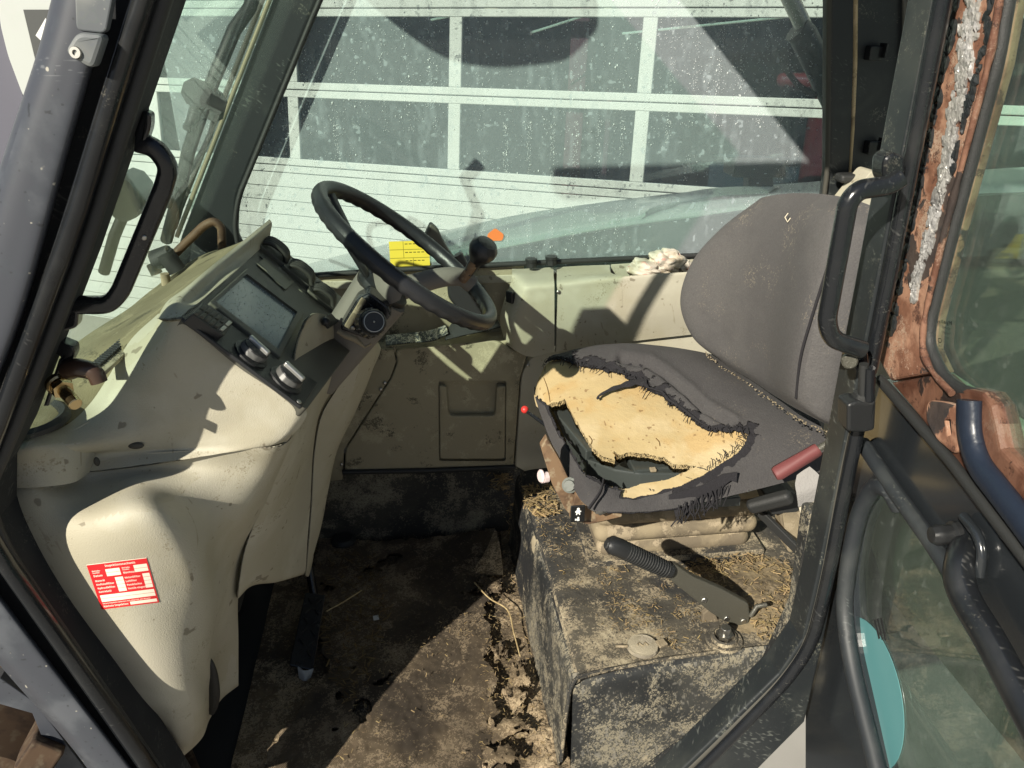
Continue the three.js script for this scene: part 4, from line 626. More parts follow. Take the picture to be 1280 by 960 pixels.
// ---------------------------------------------------------------- driver seat
const seat = thing('driver_seat', 'grey cloth driver seat with torn cover showing yellow foam', 'seat');
function grid(rows, nu, nv) { const L = rows.map(r => catmull(r, (r.length - 1) * nu)), W = L[0].length, cols = []; for (let i = 0; i < W; i++) cols.push(catmull(L.map(r => r[i]), (rows.length - 1) * nv)); const H = cols[0].length, P = []; for (let j = 0; j < H; j++) for (let i = 0; i < W; i++) P.push(cols[i][j]); return [P, W, H]; }
{
  const R = [
    [[742, 641, -.25], [728, 630, -.27], [714, 607, -.33], [692, 562, -.45], [675, 518, -.58], [668, 494, -.66], [668, 484, -.70]],
    [[758, 642, -.24], [742, 622, -.265], [726, 592, -.33], [704, 545, -.45], [683, 500, -.58], [675, 471, -.67], [684, 452, -.73]],
    [[808, 642, -.235], [800, 620, -.265], [790, 582, -.34], [775, 530, -.45], [750, 480, -.58], [722, 447, -.69], [704, 443, -.74]],
    [[862, 634, -.24], [862, 608, -.27], [860, 570, -.34], [850, 520, -.45], [825, 470, -.58], [778, 433, -.70], [762, 432, -.74]],
    [[922, 620, -.25], [928, 592, -.28], [930, 552, -.34], [915, 500, -.45], [880, 460, -.58], [830, 435, -.70], [815, 435, -.74]],
    [[985, 604, -.26], [990, 572, -.29], [985, 540, -.34], [960, 500, -.45], [915, 465, -.58], [865, 440, -.68], [850, 440, -.72]],
    [[1034, 590, -.28], [1034, 560, -.30], [1022, 528, -.35], [988, 500, -.47], [942, 470, -.58], [890, 445, -.68], [880, 445, -.72]]].map(r => zz(0, r));
  const q = l => l.map(([x, y]) => [660 + x / 4, 420 + y / 4]);
  const tear = q([[34, 300], [28, 240], [45, 170], [100, 122], [170, 110], [230, 140], [320, 160], [420, 182], [500, 205], [562, 228], [585, 250], [592, 275], [600, 282], [668, 300], [700, 340], [770, 380], [820, 425], [860, 458], [900, 470], [960, 482], [1060, 474], [1104, 486], [1078, 545], [1040, 592], [960, 642], [880, 694], [760, 752], [640, 786], [520, 812], [462, 804], [470, 770], [380, 742], [300, 700], [262, 655], [205, 560], [140, 455], [96, 350]]);
  const hole = q([[118, 335], [150, 336], [182, 318], [215, 380], [270, 480], [322, 560], [370, 604], [432, 622], [424, 575], [455, 598], [500, 585], [580, 590], [680, 612], [720, 640], [842, 652], [700, 718], [560, 744], [474, 768], [380, 748], [300, 704], [255, 655], [198, 560], [130, 450], [95, 350]]);
  const [P, W, H] = grid(R, 52, 52);
  const off = P.map(p => { const [x, y] = proj(p); return [x, y]; });
  const jit = (p, s) => { const k = fbm(p.x * 1.3 + 2, p.z * 1.3 + 2, 60, 3, s) - .5; return k; };
  const foamP = P.map(p => p.clone().add(V(0, -.006 + .007 * (fbm(p.x + 2, p.z + 2, 9, 3, 611) - .5) + .0005 * (noise(p.x + 2, p.z + 2, 160, 612) - .5), 0)));
  const cutH = (...c) => { const p = c[0], [x, y] = proj(p), k = jit(p, 613) * 3; return !inPoly(x + k, y + k, hole) && (inPoly(x, y, tear) || dist(x, y) < 9); };
  // the cloth stands off the foam, more at its torn edge where it lifts and wrinkles
  const dist = (x, y) => { let d = 1e9; for (let i = 0; i < tear.length; i++) { const [a, b] = tear[i], [c, e] = tear[(i + 1) % tear.length]; const t = cl(((x - a) * (c - a) + (y - b) * (e - b)) / ((c - a) ** 2 + (e - b) ** 2)); d = Math.min(d, Math.hypot(x - a - t * (c - a), y - b - t * (e - b))); } return d; };
  part(seat, 'foam', gridSheet(foamP, W, H, .022, null, cutH), M.foam);
  const fold = [q([[470, 130], [600, 150], [680, 200], [800, 300], [870, 370], [1010, 450]]), q([[560, 150], [700, 225], [840, 350], [930, 420]])];
  const dl = (x, y, l) => { let d = 1e9; for (let i = 0; i + 1 < l.length; i++) { const [a, b] = l[i], [c, e] = l[i + 1]; const t = cl(((x - a) * (c - a) + (y - b) * (e - b)) / ((c - a) ** 2 + (e - b) ** 2)); d = Math.min(d, Math.hypot(x - a - t * (c - a), y - b - t * (e - b))); } return d; };
  const clothP = P.map(p => { const [x, y] = proj(p), d = dist(x, y), f = Math.exp(-d / 16), rear = st(700, 760, x) * st(560, 520, y); const g = Math.exp(-((dl(x, y, fold[0]) / 5) ** 2)), g2 = Math.exp(-(((dl(x, y, fold[0]) - 9) / 6) ** 2)); return p.clone().add(V(0, .004 + f * .004 * fbm(p.x * 2 + 1, p.z * 2 + 1, 24, 3, 617) + rear * (.005 * g2 - .010 * g) + .0012 * f * Math.sin(x * .25 + y * .18), 0)); });
  const cutT = (...c) => { const p = c[0], [x, y] = proj(p), k = jit(p, 619) * 6; return !inPoly(x + k, y - k, tear); };
  const lining = p => { const [x, y] = proj(p); const k = fbm(p.x * 2 + 1, p.z * 2 + 1, 30, 3, 631); return dist(x, y) < (y < 545 && x > 715 ? 4 + 26 * k * k : y > 545 && x > 840 ? 3 + 12 * k : 1 + 3 * k); };
  part(seat, 'cover', gridSheet(clothP, W, H, .003, null, (...c) => cutT(...c) && !lining(c[0])), M.cushion, 'torn grey cloth cover');
  part(seat, 'torn_lining', gridSheet(clothP.map(p => p.clone().add(V(0, -.0025 + .004 * (fbm(p.x * 2 + 2, p.z * 2 + 2, 50, 2, 633) - .5), 0))), W, H, .002, null, (...c) => cutT(...c) && dist(...proj(c[0])) < 26), M.torn, 'black frayed lining along the tear');
  part(seat, 'torn_edge', [tube(tear.slice(9, 19).map(([x, y], i) => { let best = 0, bd = 1e9; off.forEach(([a, b], k) => { const d = (a - x) ** 2 + (b - y) ** 2; if (d < bd) { bd = d; best = k; } }); return clothP[best].clone().add(V(0, .004, 0)); }), t => .0018 + .0014 * Math.sin(t * 70) * Math.sin(t * 31), { sec: 6, asp: 1.5 })], M.torn);
  { const L = q([[590, 252], [540, 246], [480, 262], [430, 276], [380, 300], [348, 322], [345, 332], [356, 322]]).map(([x, y]) => { let best = 0, bd = 1e9; off.forEach(([a, b], k) => { const d = (a - x) ** 2 + (b - y) ** 2; if (d < bd) { bd = d; best = k; } }); return clothP[best].clone().add(V(0, .003, 0)); }); part(seat, 'torn_tongue', tube(L, t => .013 * (1 - t) + .0015 + .003 * Math.sin(t * 25) * (1 - t), { smooth: 30, sec: 8, up: V(1, 0, 0), asp: .28 }), M.torn); }
  for (const l of [[[78, 195], [98, 240], [105, 285], [110, 320]], [[640, 505], [655, 520], [660, 542]], [[305, 485], [322, 510], [318, 530]], [[425, 575], [440, 590], [447, 608]]]) part(seat, 'foam_crack', tube(q(l).map(([x, y]) => { let best = 0, bd = 1e9; off.forEach(([a, b], k) => { const d = (a - x) ** 2 + (b - y) ** 2; if (d < bd) { bd = d; best = k; } }); return foamP[best].clone().add(V(0, .0002, 0)); }), .0011, { smooth: 12, sec: 5 }), mat({ color: [.12, .07, .02], roughness: 1 }));
  { const near0 = (x, y) => { let best = 0, bd = 1e9; off.forEach(([a, b], k) => { const d = (a - x) ** 2 + (b - y) ** 2; if (d < bd) { bd = d; best = k; } }); return clothP[best].clone(); };
    const L = tear.slice(2).concat([tear[0]]), th = []; for (let i = 0; i + 1 < L.length; i++) { const [a, b] = L[i], [c, e] = L[i + 1], n = Math.max(1, Math.round(Math.hypot(c - a, e - b) / 3)); const low = i > 22; for (let k = 0; k < n; k++) { if (low && rnd() < .9) continue; const t = (k + rnd()) / n, x = a + (c - a) * t, y = b + (e - b) * t, p = near0(x, y), len = rr(2, low ? 6 : 13), an = Math.atan2(e - b, c - a) + Math.PI / 2 + rr(-1.1, 1.1); const q2 = near0(x + Math.cos(an) * len, y + Math.sin(an) * len); th.push(tube([p.add(V(0, .002, 0)), p.clone().lerp(q2, .5).add(V(rr(-.003, .003), rr(.001, .006), rr(-.003, .003))), q2.add(V(0, rr(-.001, .004), 0))], rr(.0004, .0011), { smooth: 5, sec: 4, open: 1 })); } }
    const fr = part(seat, 'frayed_threads', th, M.torn); fr.userData.kind = 'stuff'; }
  // ragged black backing and hanging threads along the near edge
  const near = (x, y) => { let best = 0, bd = 1e9; off.forEach(([a, b], k) => { const d = (a - x) ** 2 + (b - y) ** 2; if (d < bd) { bd = d; best = k; } }); return clothP[best].clone(); };
  const rg = q([[690, 770], [760, 745], [850, 715], [940, 655], [1010, 640], [1020, 700], [990, 690], [960, 720], [945, 800], [925, 790], [905, 850], [890, 800], [860, 800], [840, 830], [815, 845], [800, 900], [780, 860], [760, 850], [745, 900], [730, 840], [700, 810]]);
  part(seat, 'torn_backing', slab(rg.map(([x, y]) => near(Math.min(x, 1000), Math.min(y, 632)).add(V(0, -.006, .018)).add(V(0, -Math.max(0, y - 632) * .0013, 0))), .004, { bevel: 0, n: V(0, .35, 1).normalize() }), M.torn, 'frayed black backing cloth');
  for (let k = 0; k < 26; k++) { const t = k / 25, x = 842 + 62 * t + rr(-3, 3), y = 628 - 26 * t; const p = near(x, y).add(V(0, 0, .018)); part(seat, 'thread', tube([p, p.clone().add(V(rr(-.006, .006), -.018, .004)), p.clone().add(V(rr(-.012, .012), rr(-.03, -.05), .004))], rr(.0007, .0016), { smooth: 6, sec: 5 }), M.torn); }
  const s0 = near(752, 604), s1 = Z(733, 628, -.255).add(V(0, 0, .02)); part(seat, 'loose_strip', tube([s0.add(V(0, .006, .01)), s0.clone().lerp(s1, .5).add(V(.004, .01, .01)), s1], .0055, { smooth: 10, sec: 6, asp: .4 }), M.torn);
  // black plastic seat pan showing through the hole
  const pan = .558, yq = (x, y, h) => Y(660 + x / 4, 420 + y / 4, h);
  part(seat, 'seat_pan', [slab([yq(115, 330, pan + .02), yq(190, 322, pan + .02), yq(350, 602, pan), yq(288, 618, pan), yq(150, 420, pan + .012)], .03, { r: .004, bevel: .003, n: V(0, 1, 0) }), slab([yq(288, 612, pan), yq(360, 612, pan), yq(540, 672, pan), yq(840, 650, pan), yq(840, 690, pan), yq(560, 688, pan), yq(430, 668, pan)], .045, { r: .004, bevel: .004, bs: 3, n: V(0, 1, 0) }), slab([yq(490, 585, pan + .004), yq(700, 590, pan + .004), yq(860, 640, pan + .004), yq(530, 674, pan + .004)], .02, { bevel: .003, n: V(0, 1, 0) }), slab([V(.30, pan - .07, -.34), V(.60, pan - .07, -.34), V(.60, pan - .07, -.66), V(.30, pan - .07, -.66)], .02, { n: V(0, 1, 0) })], M.panBlack = mat({ color: [.045, .052, .049], roughness: .3 }));
  part(seat, 'pan_clip', [rbox(yq(625, 668, pan + .004), .012, .006, .012, .002), rbox(yq(565, 730, pan - .03), .012, .008, .008, .002)], M.bellows);
  // backrest
  const B = [
    [[952, 252, -.63], [950, 248, -.60], [985, 242, -.5], [1030, 243, -.40], [1068, 250, -.32], [1094, 260, -.29], [1112, 275, -.29]],
    [[905, 285, -.70], [898, 288, -.67], [948, 270, -.55], [1000, 266, -.42], [1050, 275, -.29], [1084, 288, -.26], [1112, 302, -.27]],
    [[868, 330, -.735], [862, 332, -.71], [920, 318, -.575], [975, 318, -.43], [1036, 325, -.26], [1075, 345, -.235], [1106, 358, -.25]],
    [[856, 380, -.74], [850, 380, -.72], [905, 376, -.585], [960, 385, -.43], [1014, 395, -.245], [1055, 415, -.22], [1094, 430, -.24]],
    [[872, 425, -.70], [866, 422, -.68], [910, 424, -.565], [955, 440, -.43], [1000, 445, -.25], [1036, 470, -.225], [1080, 480, -.245]],
    [[908, 456, -.62], [900, 450, -.61], [926, 460, -.53], [960, 480, -.42], [994, 497, -.26], [1026, 520, -.235], [1070, 526, -.25]],
    [[918, 462, -.62], [908, 458, -.61], [934, 472, -.53], [967, 494, -.42], [1001, 514, -.275], [1034, 530, -.25], [1072, 536, -.26]]].map(r => zz(0, r));
  part(seat, 'backrest', patch(B, 12, 12, .075, (p, u, v) => .004 * (fbm(p.z * .8 + 2, p.y * .8 + 2, 5, 3, 623) - .5)), M.fabric);
  part(seat, 'seam', tube([[1066, 252, -.31], [1052, 275, -.287], [1037, 325, -.257], [1015, 395, -.242], [1001, 445, -.247], [995, 497, -.257]].map(a => Z(...a).add(V(-.001, 0, .002))), .0024, { smooth: 30, sec: 6 }), M.torn);
  part(seat, 'chalk_mark', tube([Z(985, 266, -.44), Z(981, 271, -.44), Z(984, 277, -.44), Z(988, 272, -.44)].map(p => p.add(V(-.001, 0, .003))), .0011, { sec: 5 }), M.strapPale);
  { const cv = new THREE.CatmullRomCurve3([[884, 440, -.64], [900, 455, -.60], [930, 474, -.53], [962, 497, -.42], [1002, 524, -.30], [1040, 542, -.26]].map(a => Z(...a).add(V(-.004, .002, .004)))), gs = []; for (let i = 0; i < 150; i++) { const p = cv.getPoint(rnd()).add(V(-Math.abs(rr(-.012, .012)) * rnd(), rr(-.001, .002), rr(-.004, .01))); const g = new THREE.IcosahedronGeometry(rr(.0007, .0022), 0); g.scale(1, .6, 1.3); g.translate(p.x, p.y, p.z); gs.push(boxUV(g)); } const m = part(seat, 'crumbs', gs, M.bellows); m.userData.kind = 'stuff'; }
  // suspension: rusty frame, bellows rolls, adjusters
  for (const [x0, x1, y0, y1, z] of [[742, 940, 640, 622, -.30], [738, 948, 652, 648, -.29], [740, 952, 672, 668, -.275]]) { }
  const bz = -.62, roll = (y, r, w, d) => { const g = new RoundedBoxGeometry(w, r * 2, d, 5, r * .98); g.translate(.53, y, bz); return boxUV(g); };
  for (const [y, r, w, d] of [[.276, .024, .35, .29], [.321, .0225, .37, .31], [.365, .0225, .37, .31], [.408, .0225, .37, .31]]) part(seat, 'bellows_roll', roll(y, r, w, d), M.bellows);
  part(seat, 'base_plate', rbox(V(.53, .258, bz), .40, .016, .33), M.dusty);
  const fz = (l, z) => l.map(([x, y]) => Z(x, y, z));
  part(seat, 'frame_bracket', [slab(fz([[676, 560], [684, 548], [700, 575], [716, 610], [770, 625], [778, 640], [775, 648], [740, 655], [720, 652], [706, 636], [690, 605]], -.34), .02, { r: .004 }), slab(fz([[720, 616], [776, 634], [778, 646], [735, 656], [712, 648]], -.31), .01, { r: .004 })], M.rustyBrown);
  part(seat, 'height_knob', [lathe(Z(713, 606, -.335), V(-.4, .5, 1), [[0, .016], [.010, .016], [.011, .010], [.015, .008], [.015, 0]], 20)], mat({ color: [.13, .14, .125], roughness: .6 }));
  const cv = document.createElement('canvas'); cv.width = 96; cv.height = 144; const c = cv.getContext('2d'); c.fillStyle = '#0c0d0e'; c.fillRect(0, 0, 96, 144); c.fillStyle = '#e8e8e4'; c.beginPath(); c.arc(50, 22, 11, 0, 7); c.fill(); c.fillRect(36, 32, 28, 34); c.fillRect(28, 40, 12, 16); c.fillRect(60, 40, 12, 12); c.fillRect(34, 66, 10, 12); c.fillRect(56, 66, 10, 12); c.beginPath(); c.arc(52, 104, 8, 0, 7); c.fill(); c.fillRect(42, 112, 20, 22); c.fillRect(28, 112, 12, 18);
  const t = new THREE.CanvasTexture(cv); t.colorSpace = THREE.SRGBColorSpace;
  { const a = Z(716, 631, -.285), g = new RoundedBoxGeometry(.027, .036, .004, 2, .0015); g.translate(0, 0, 0); const p = Z(722, 642, -.29); g.translate(p.x, p.y, p.z); part(seat, 'weight_plate', boxUV(g), M.blackPlastic, 'black plate with white person symbols'); const k = new THREE.PlaneGeometry(.024, .034).translate(p.x, p.y, p.z + .0024); part(seat, 'symbol_print', okuv(k), mat({ map: t, roughness: .4 })); }
  part(seat, 'adjuster_pointer', [slab(fz([[735, 636], [752, 628], [762, 640], [750, 645]], -.29), .006), rbox(Z(749, 638, -.285), .014, .012, .006, .001)], M.steel);
  part(seat, 'label_strip', slab(fz([[689, 570], [693, 569], [700, 583], [696, 584]], -.42), .004), mat({ color: [.35, .35, .34] }));
  part(seat, 'white_knob', [cyl(Z(686, 596, -.42), V(-1, .1, .3), .011, .016, .003), cyl(Z(679, 595, -.42), V(-1, .1, .3), .014, .008, .003)], mat({ color: [.70, .58, .58], roughness: .4 }));
  part(seat, 'under_seat_frame', [beam(Z(950, 640, -.40), Z(1010, 700, -.28), .02, .01, V(0, 1, 0)), slab(fz([[955, 618], [985, 612], [1000, 622], [998, 640], [965, 644]], -.36), .06, { r: .006 }), beam(Z(935, 634, -.34), Z(990, 620, -.30), .025, .03, V(0, 0, 1), .01)], M.rubber);
  part(seat, 'belt_anchor', [slab(fz([[978, 640], [1010, 640], [1012, 690], [985, 690]], -.36), .05, { r: .005 })], M.bellows);
}
{
  const l = thing('red_lever', 'dull red hexagonal handle on a rod beside the seat', 'lever');
  part(l, 'handle', tube([Z(968, 593, -.20), Z(972, 591, -.20), Z(1012, 568, -.20), Z(1020, 563, -.20), Z(1023, 561, -.20)], t => t < .05 || t > .95 ? .0115 : .0145 - .002 * t, { sec: 6 }), M.redDull);
  part(l, 'rod', tube([Z(1020, 563, -.20), Z(1046, 547, -.20), Z(1060, 540, -.20)], .006, {}), M.leverMetal);
  const b = thing('belt_strap', 'grey webbing strap with frayed pale end hanging beside the seat', 'strap');
  part(b, 'webbing', patch([zz(-.21, [[996, 594], [1004, 588], [1012, 583]]), zz(-.20, [[994, 606], [1010, 600], [1024, 594]]), zz(-.19, [[996, 618], [1013, 612], [1029, 607]]), zz(-.19, [[998, 634], [1014, 628], [1029, 622]])], 6, 6, .003), M.strap);
  part(b, 'pale_end', patch([zz(-.19, [[999, 635], [1014, 629], [1029, 623]]), zz(-.188, [[1004, 655], [1015, 650], [1026, 646]]), zz(-.186, [[1011, 674], [1014, 676], [1018, 674]])], 6, 6, .003), M.strapPale);
  const r = thing('seat_adjuster', 'short black lever with a small red ball in front of the seat', 'lever');
  part(r, 'ball', ball(Z(656, 512, -.60), .0085), M.red);
  part(r, 'rod', tube([Z(657, 513, -.60), Z(680, 530, -.55), Z(700, 545, -.52)], .0038, {}), M.black);
}

// ---------------------------------------------------------------- steering wheel and column
{
  const w = thing('steering_wheel', 'black two-spoke steering wheel on a worn grey column', 'steering wheel');
  const c = V(-.0215, .952, -.5), n = V(.625, .78, 0).normalize(), e = V(.78, -.625, 0), f = V(0, 0, 1), RAD = .186;
  const P = a => c.clone().addScaledVector(e, Math.cos(a) * RAD).addScaledVector(f, Math.sin(a) * RAD);
  const g = (() => { const N = 160, sec = 16, pos = [], uv = [], idx = []; for (let i = 0; i <= N; i++) { const a = i / N * 2 * Math.PI, o = P(a), out = o.clone().sub(c).normalize(); for (let k = 0; k <= sec; k++) { const b = k / sec * 2 * Math.PI; let r = .0140 + (Math.sin(b) < -.3 ? .0009 * Math.sin(a * 44) : 0); const p = o.clone().addScaledVector(out, Math.cos(b) * r * .92).addScaledVector(n, Math.sin(b) * r * 1.08); pos.push(p.x, p.y, p.z); uv.push(k / sec * .1, a * RAD); } } for (let i = 0; i < N; i++) for (let k = 0; k < sec; k++) { const a = i * (sec + 1) + k, b = a + sec + 1; idx.push(a, a + 1, b, a + 1, b + 1, b); } const q = new THREE.BufferGeometry(); q.setAttribute('position', new THREE.Float32BufferAttribute(pos, 3)); q.setAttribute('uv', new THREE.Float32BufferAttribute(uv, 2)); q.setIndex(idx); q.computeVertexNormals(); return okuv(fin(q)); })();
  part(w, 'rim', g, M.wheelBlack = mat({ color: [.018, .019, .021], roughness: .36, bumpMap: T.grain, bumpScale: .0002 }));
  const hubP = c.clone().addScaledVector(n, -.085);
  for (const s of [Math.PI - .25, Math.PI + .35]) part(w, 'spoke', tube([P(s), P(s).lerp(c, .12).addScaledVector(n, -.012), P(s).lerp(c, .6).addScaledVector(n, -.055), hubP.clone().add(V(-.01, 0, 0))], .016, { smooth: 14, asp: .4, up: f, sec: 10 }), M.blackPlastic);
  part(w, 'hub', lathe(hubP.clone().addScaledVector(n, -.02), n, [[.044, 0], [.05, .01], [.05, .03], [.035, .042], [0, .045]], 28), M.blackPlastic);
  const col = part(w, 'column', [tube([hubP, c.clone().addScaledVector(n, -.16), c.clone().addScaledVector(n, -.23), c.clone().addScaledVector(n, -.30)], t => .052 - .012 * t, { sec: 24, square: 4 })], M.columnGrey = mat({ color: [.17, .155, .135], roughness: .8, bumpMap: T.grain, bumpScale: .0004 }));
  part(col, 'cowl', patch([zz(0, [[462, 345, -.56], [466, 335, -.50], [478, 330, -.45], [500, 338, -.43]]), zz(0, [[460, 368, -.54], [466, 362, -.47], [482, 364, -.435], [504, 362, -.425]]), zz(0, [[466, 385, -.52], [474, 380, -.46], [488, 380, -.435], [500, 375, -.43]])], 8, 8, .004), M.columnGrey);
  // column switch arm to the right with the round knob lever
  part(w, 'stalk_arm', tube([Z(500, 362, -.52), Z(530, 352, -.54), Z(558, 346, -.55), Z(578, 347, -.56), Z(590, 356, -.56)], t => .021 - .004 * t, { smooth: 20, sec: 14 }), M.columnGrey);
  part(w, 'switch_slot', slab(zz(-.47, [[489, 356], [505, 349], [509, 356], [494, 364]]), .004), M.blackPlastic);
  const lv = part(w, 'lever', tube([Z(578, 350, -.53), Z(588, 337, -.52), Z(596, 324, -.51)], t => .009 + .002 * t, { sec: 12 }), M.rustyBrown);
  const k0 = Z(584, 343, -.525), kd = Z(604, 312, -.505).sub(k0).normalize();
  part(lv, 'knob', lathe(k0.clone().addScaledVector(kd, .004), kd, [[.010, 0], [.011, .018], [.0125, .030], [.022, .044], [.027, .056], [.0265, .066], [.019, .076], [0, .080]], 28), M.wheelBlack);
  part(w, 'column_gaiter', slab(zz(-.84, [[560, 345], [586, 350], [606, 372], [604, 400], [580, 398], [560, 372]]), .04, { r: .01, bevel: .006 }), M.blackPlastic);
  const un = part(w, 'tilt_unit', [slab(zz(-.41, [[446, 375], [462, 366], [486, 384], [490, 394], [462, 426], [446, 420], [424, 412]]), .05, { r: .006, bevel: .004 })], M.black);
  part(un, 'side_plate', slab(zz(-.405, [[430, 408], [452, 372], [458, 376], [437, 412]]), .006, { r: .003 }), M.bellows);
  const kp = Z(462, 404, -.40), kq = V(.22, .42, 1).normalize();
  const tk = part(un, 'tilt_knob', lathe(kp, kq, [[.024, 0], [.026, .01], [.023, .035], [.0215, .036], [.0215, .052], [.019, .056], [0, .056]], 28), M.blackPlastic);
  for (let i = 0; i < 18; i++) { const a = i / 18 * 6.283, m = basis(kp, kq), d = V(Math.cos(a) * .0245, Math.sin(a) * .0245, .006).applyMatrix4(m), d2 = V(Math.cos(a) * .0225, Math.sin(a) * .0225, .034).applyMatrix4(m); part(tk, 'rib', tube([d, d2], .0022, { sec: 6 }), i % 3 ? M.columnGrey : M.bellows); }
  { const g = new THREE.TorusGeometry(.0165, .0008, 6, 32); g.applyMatrix4(basis(kp.clone().addScaledVector(kq, .0562), kq)); part(tk, 'ring', g, M.silver); part(tk, 'dot', ball(kp.clone().addScaledVector(kq, .0562), .0018), M.silver); }
  part(un, 'screw', cyl(Z(441, 410, -.405), V(0, 0, 1), .004, .003), M.steel);
  part(un, 'torn_rim', tube([[422, 414], [432, 420], [444, 424], [456, 434], [464, 430]].map(([x, y], i) => Z(x, y, -.385)), t => .004 + .002 * Math.sin(t * 30), { sec: 6 }), M.bellows);
}
// ---------------------------------------------------------------- handles and fittings on the door frame
{
  const h = thing('grab_handle', 'square black grab handle on the front pillar', 'handle');
  part(h, 'grip', tube(zz(-.05, [[172, 178], [194, 184], [212, 208], [206, 232], [150, 366], [136, 381], [86, 381]]), .0105, { bend: .02, square: 4, sec: 16 }), M.black);
  part(h, 'foot', slab(zz(-.04, [[166, 170], [178, 138], [188, 142], [188, 160], [178, 188]]), .02, { r: .006, bevel: .003 }), M.black);
  part(h, 'foot', slab(zz(-.04, [[74, 388], [98, 386], [96, 410], [76, 416], [62, 414]]), .02, { r: .006, bevel: .003 }), M.black);
  part(h, 'screw', cyl(Z(180, 297, -.039), V(.3, 0, 1), .003, .002), M.steel);
}
{
  const h = thing('grab_handle', 'round black grab handle on the rear door post before the backrest', 'handle');
  part(h, 'grip', tube(zz(.045, [[1126, 222], [1110, 232], [1074, 237], [1060, 252], [1033, 402], [1040, 424], [1078, 437]]), .0115, { bend: .03, sec: 16 }), M.black);
  part(h, 'foot', slab(zz(.02, [[1106, 198], [1118, 190], [1134, 196], [1132, 232], [1116, 240], [1104, 222]]), .03, { r: .008, bevel: .005, bs: 3 }), M.black);
  part(h, 'foot', slab(zz(.03, [[1066, 432], [1086, 436], [1088, 460], [1074, 468], [1064, 452]]), .03, { r: .008, bevel: .005, bs: 3 }), M.black);
  part(h, 'bolt', [cyl(Z(1061, 449, .03), V(-.4, .1, 1), .010, .012, .002)], M.leverMetal);
}
{
  const s = thing('striker', 'steel bolt in a black bracket on the front door frame', 'door latch');
  part(s, 'bracket', [slab(zz(-.045, [[50, 424], [58, 421], [92, 434], [93, 444], [84, 462], [73, 462], [76, 446], [56, 436]]), .02, { r: .004, bevel: .002 }), slab(zz(-.04, [[73, 450], [79, 448], [60, 508], [54, 508]]), .03, { bevel: .002 })], M.black);
  const d = V(.62, -.28, .72).normalize(), p = Z(70, 476, -.05);
  part(s, 'bolt', [cyl(p, d, .008, .055, .001), lathe(p.clone().addScaledVector(d, .004), d, [[.015, 0], [.015, .006], [.013, .008], [.009, .008]], 24), lathe(p.clone().addScaledVector(d, .014), d, [[.013, 0], [.013, .008], [.008, .009]], 6)], M.brass);
  part(s, 'cap', tube([Z(86, 462, -.045), Z(98, 460, -.035), Z(118, 466, -.03), Z(124, 478, -.028)], t => .013 - .003 * t, { smooth: 12, sec: 12 }), mat({ color: [.05, .03, .02], roughness: .3 }));
}
{
  const m = thing('mirror_arm', 'rusty bent pipe in a black clamp behind the instrument panel', 'pipe');
  part(m, 'pipe', tube(zz(-.70, [[214, 322], [232, 304], [256, 281], [268, 276], [277, 284], [278, 325]]), .0085, { bend: .03, sec: 12 }), mat({ map: T.rustyBrown, color: [.5, .45, .42], roughness: .7 }));
  part(m, 'clamp', [tube(zz(-.66, [[192, 326], [214, 318]]), .020, { sec: 8 }), tube(zz(-.65, [[206, 316], [222, 338]]), .018, { sec: 8 }), tube(zz(-.66, [[190, 330], [196, 342]]), .012, { sec: 8 })], M.rubber);
  part(m, 'stub', tube(zz(-.64, [[206, 342], [208, 356]]), .009, { sec: 10 }), M.bellows);
}
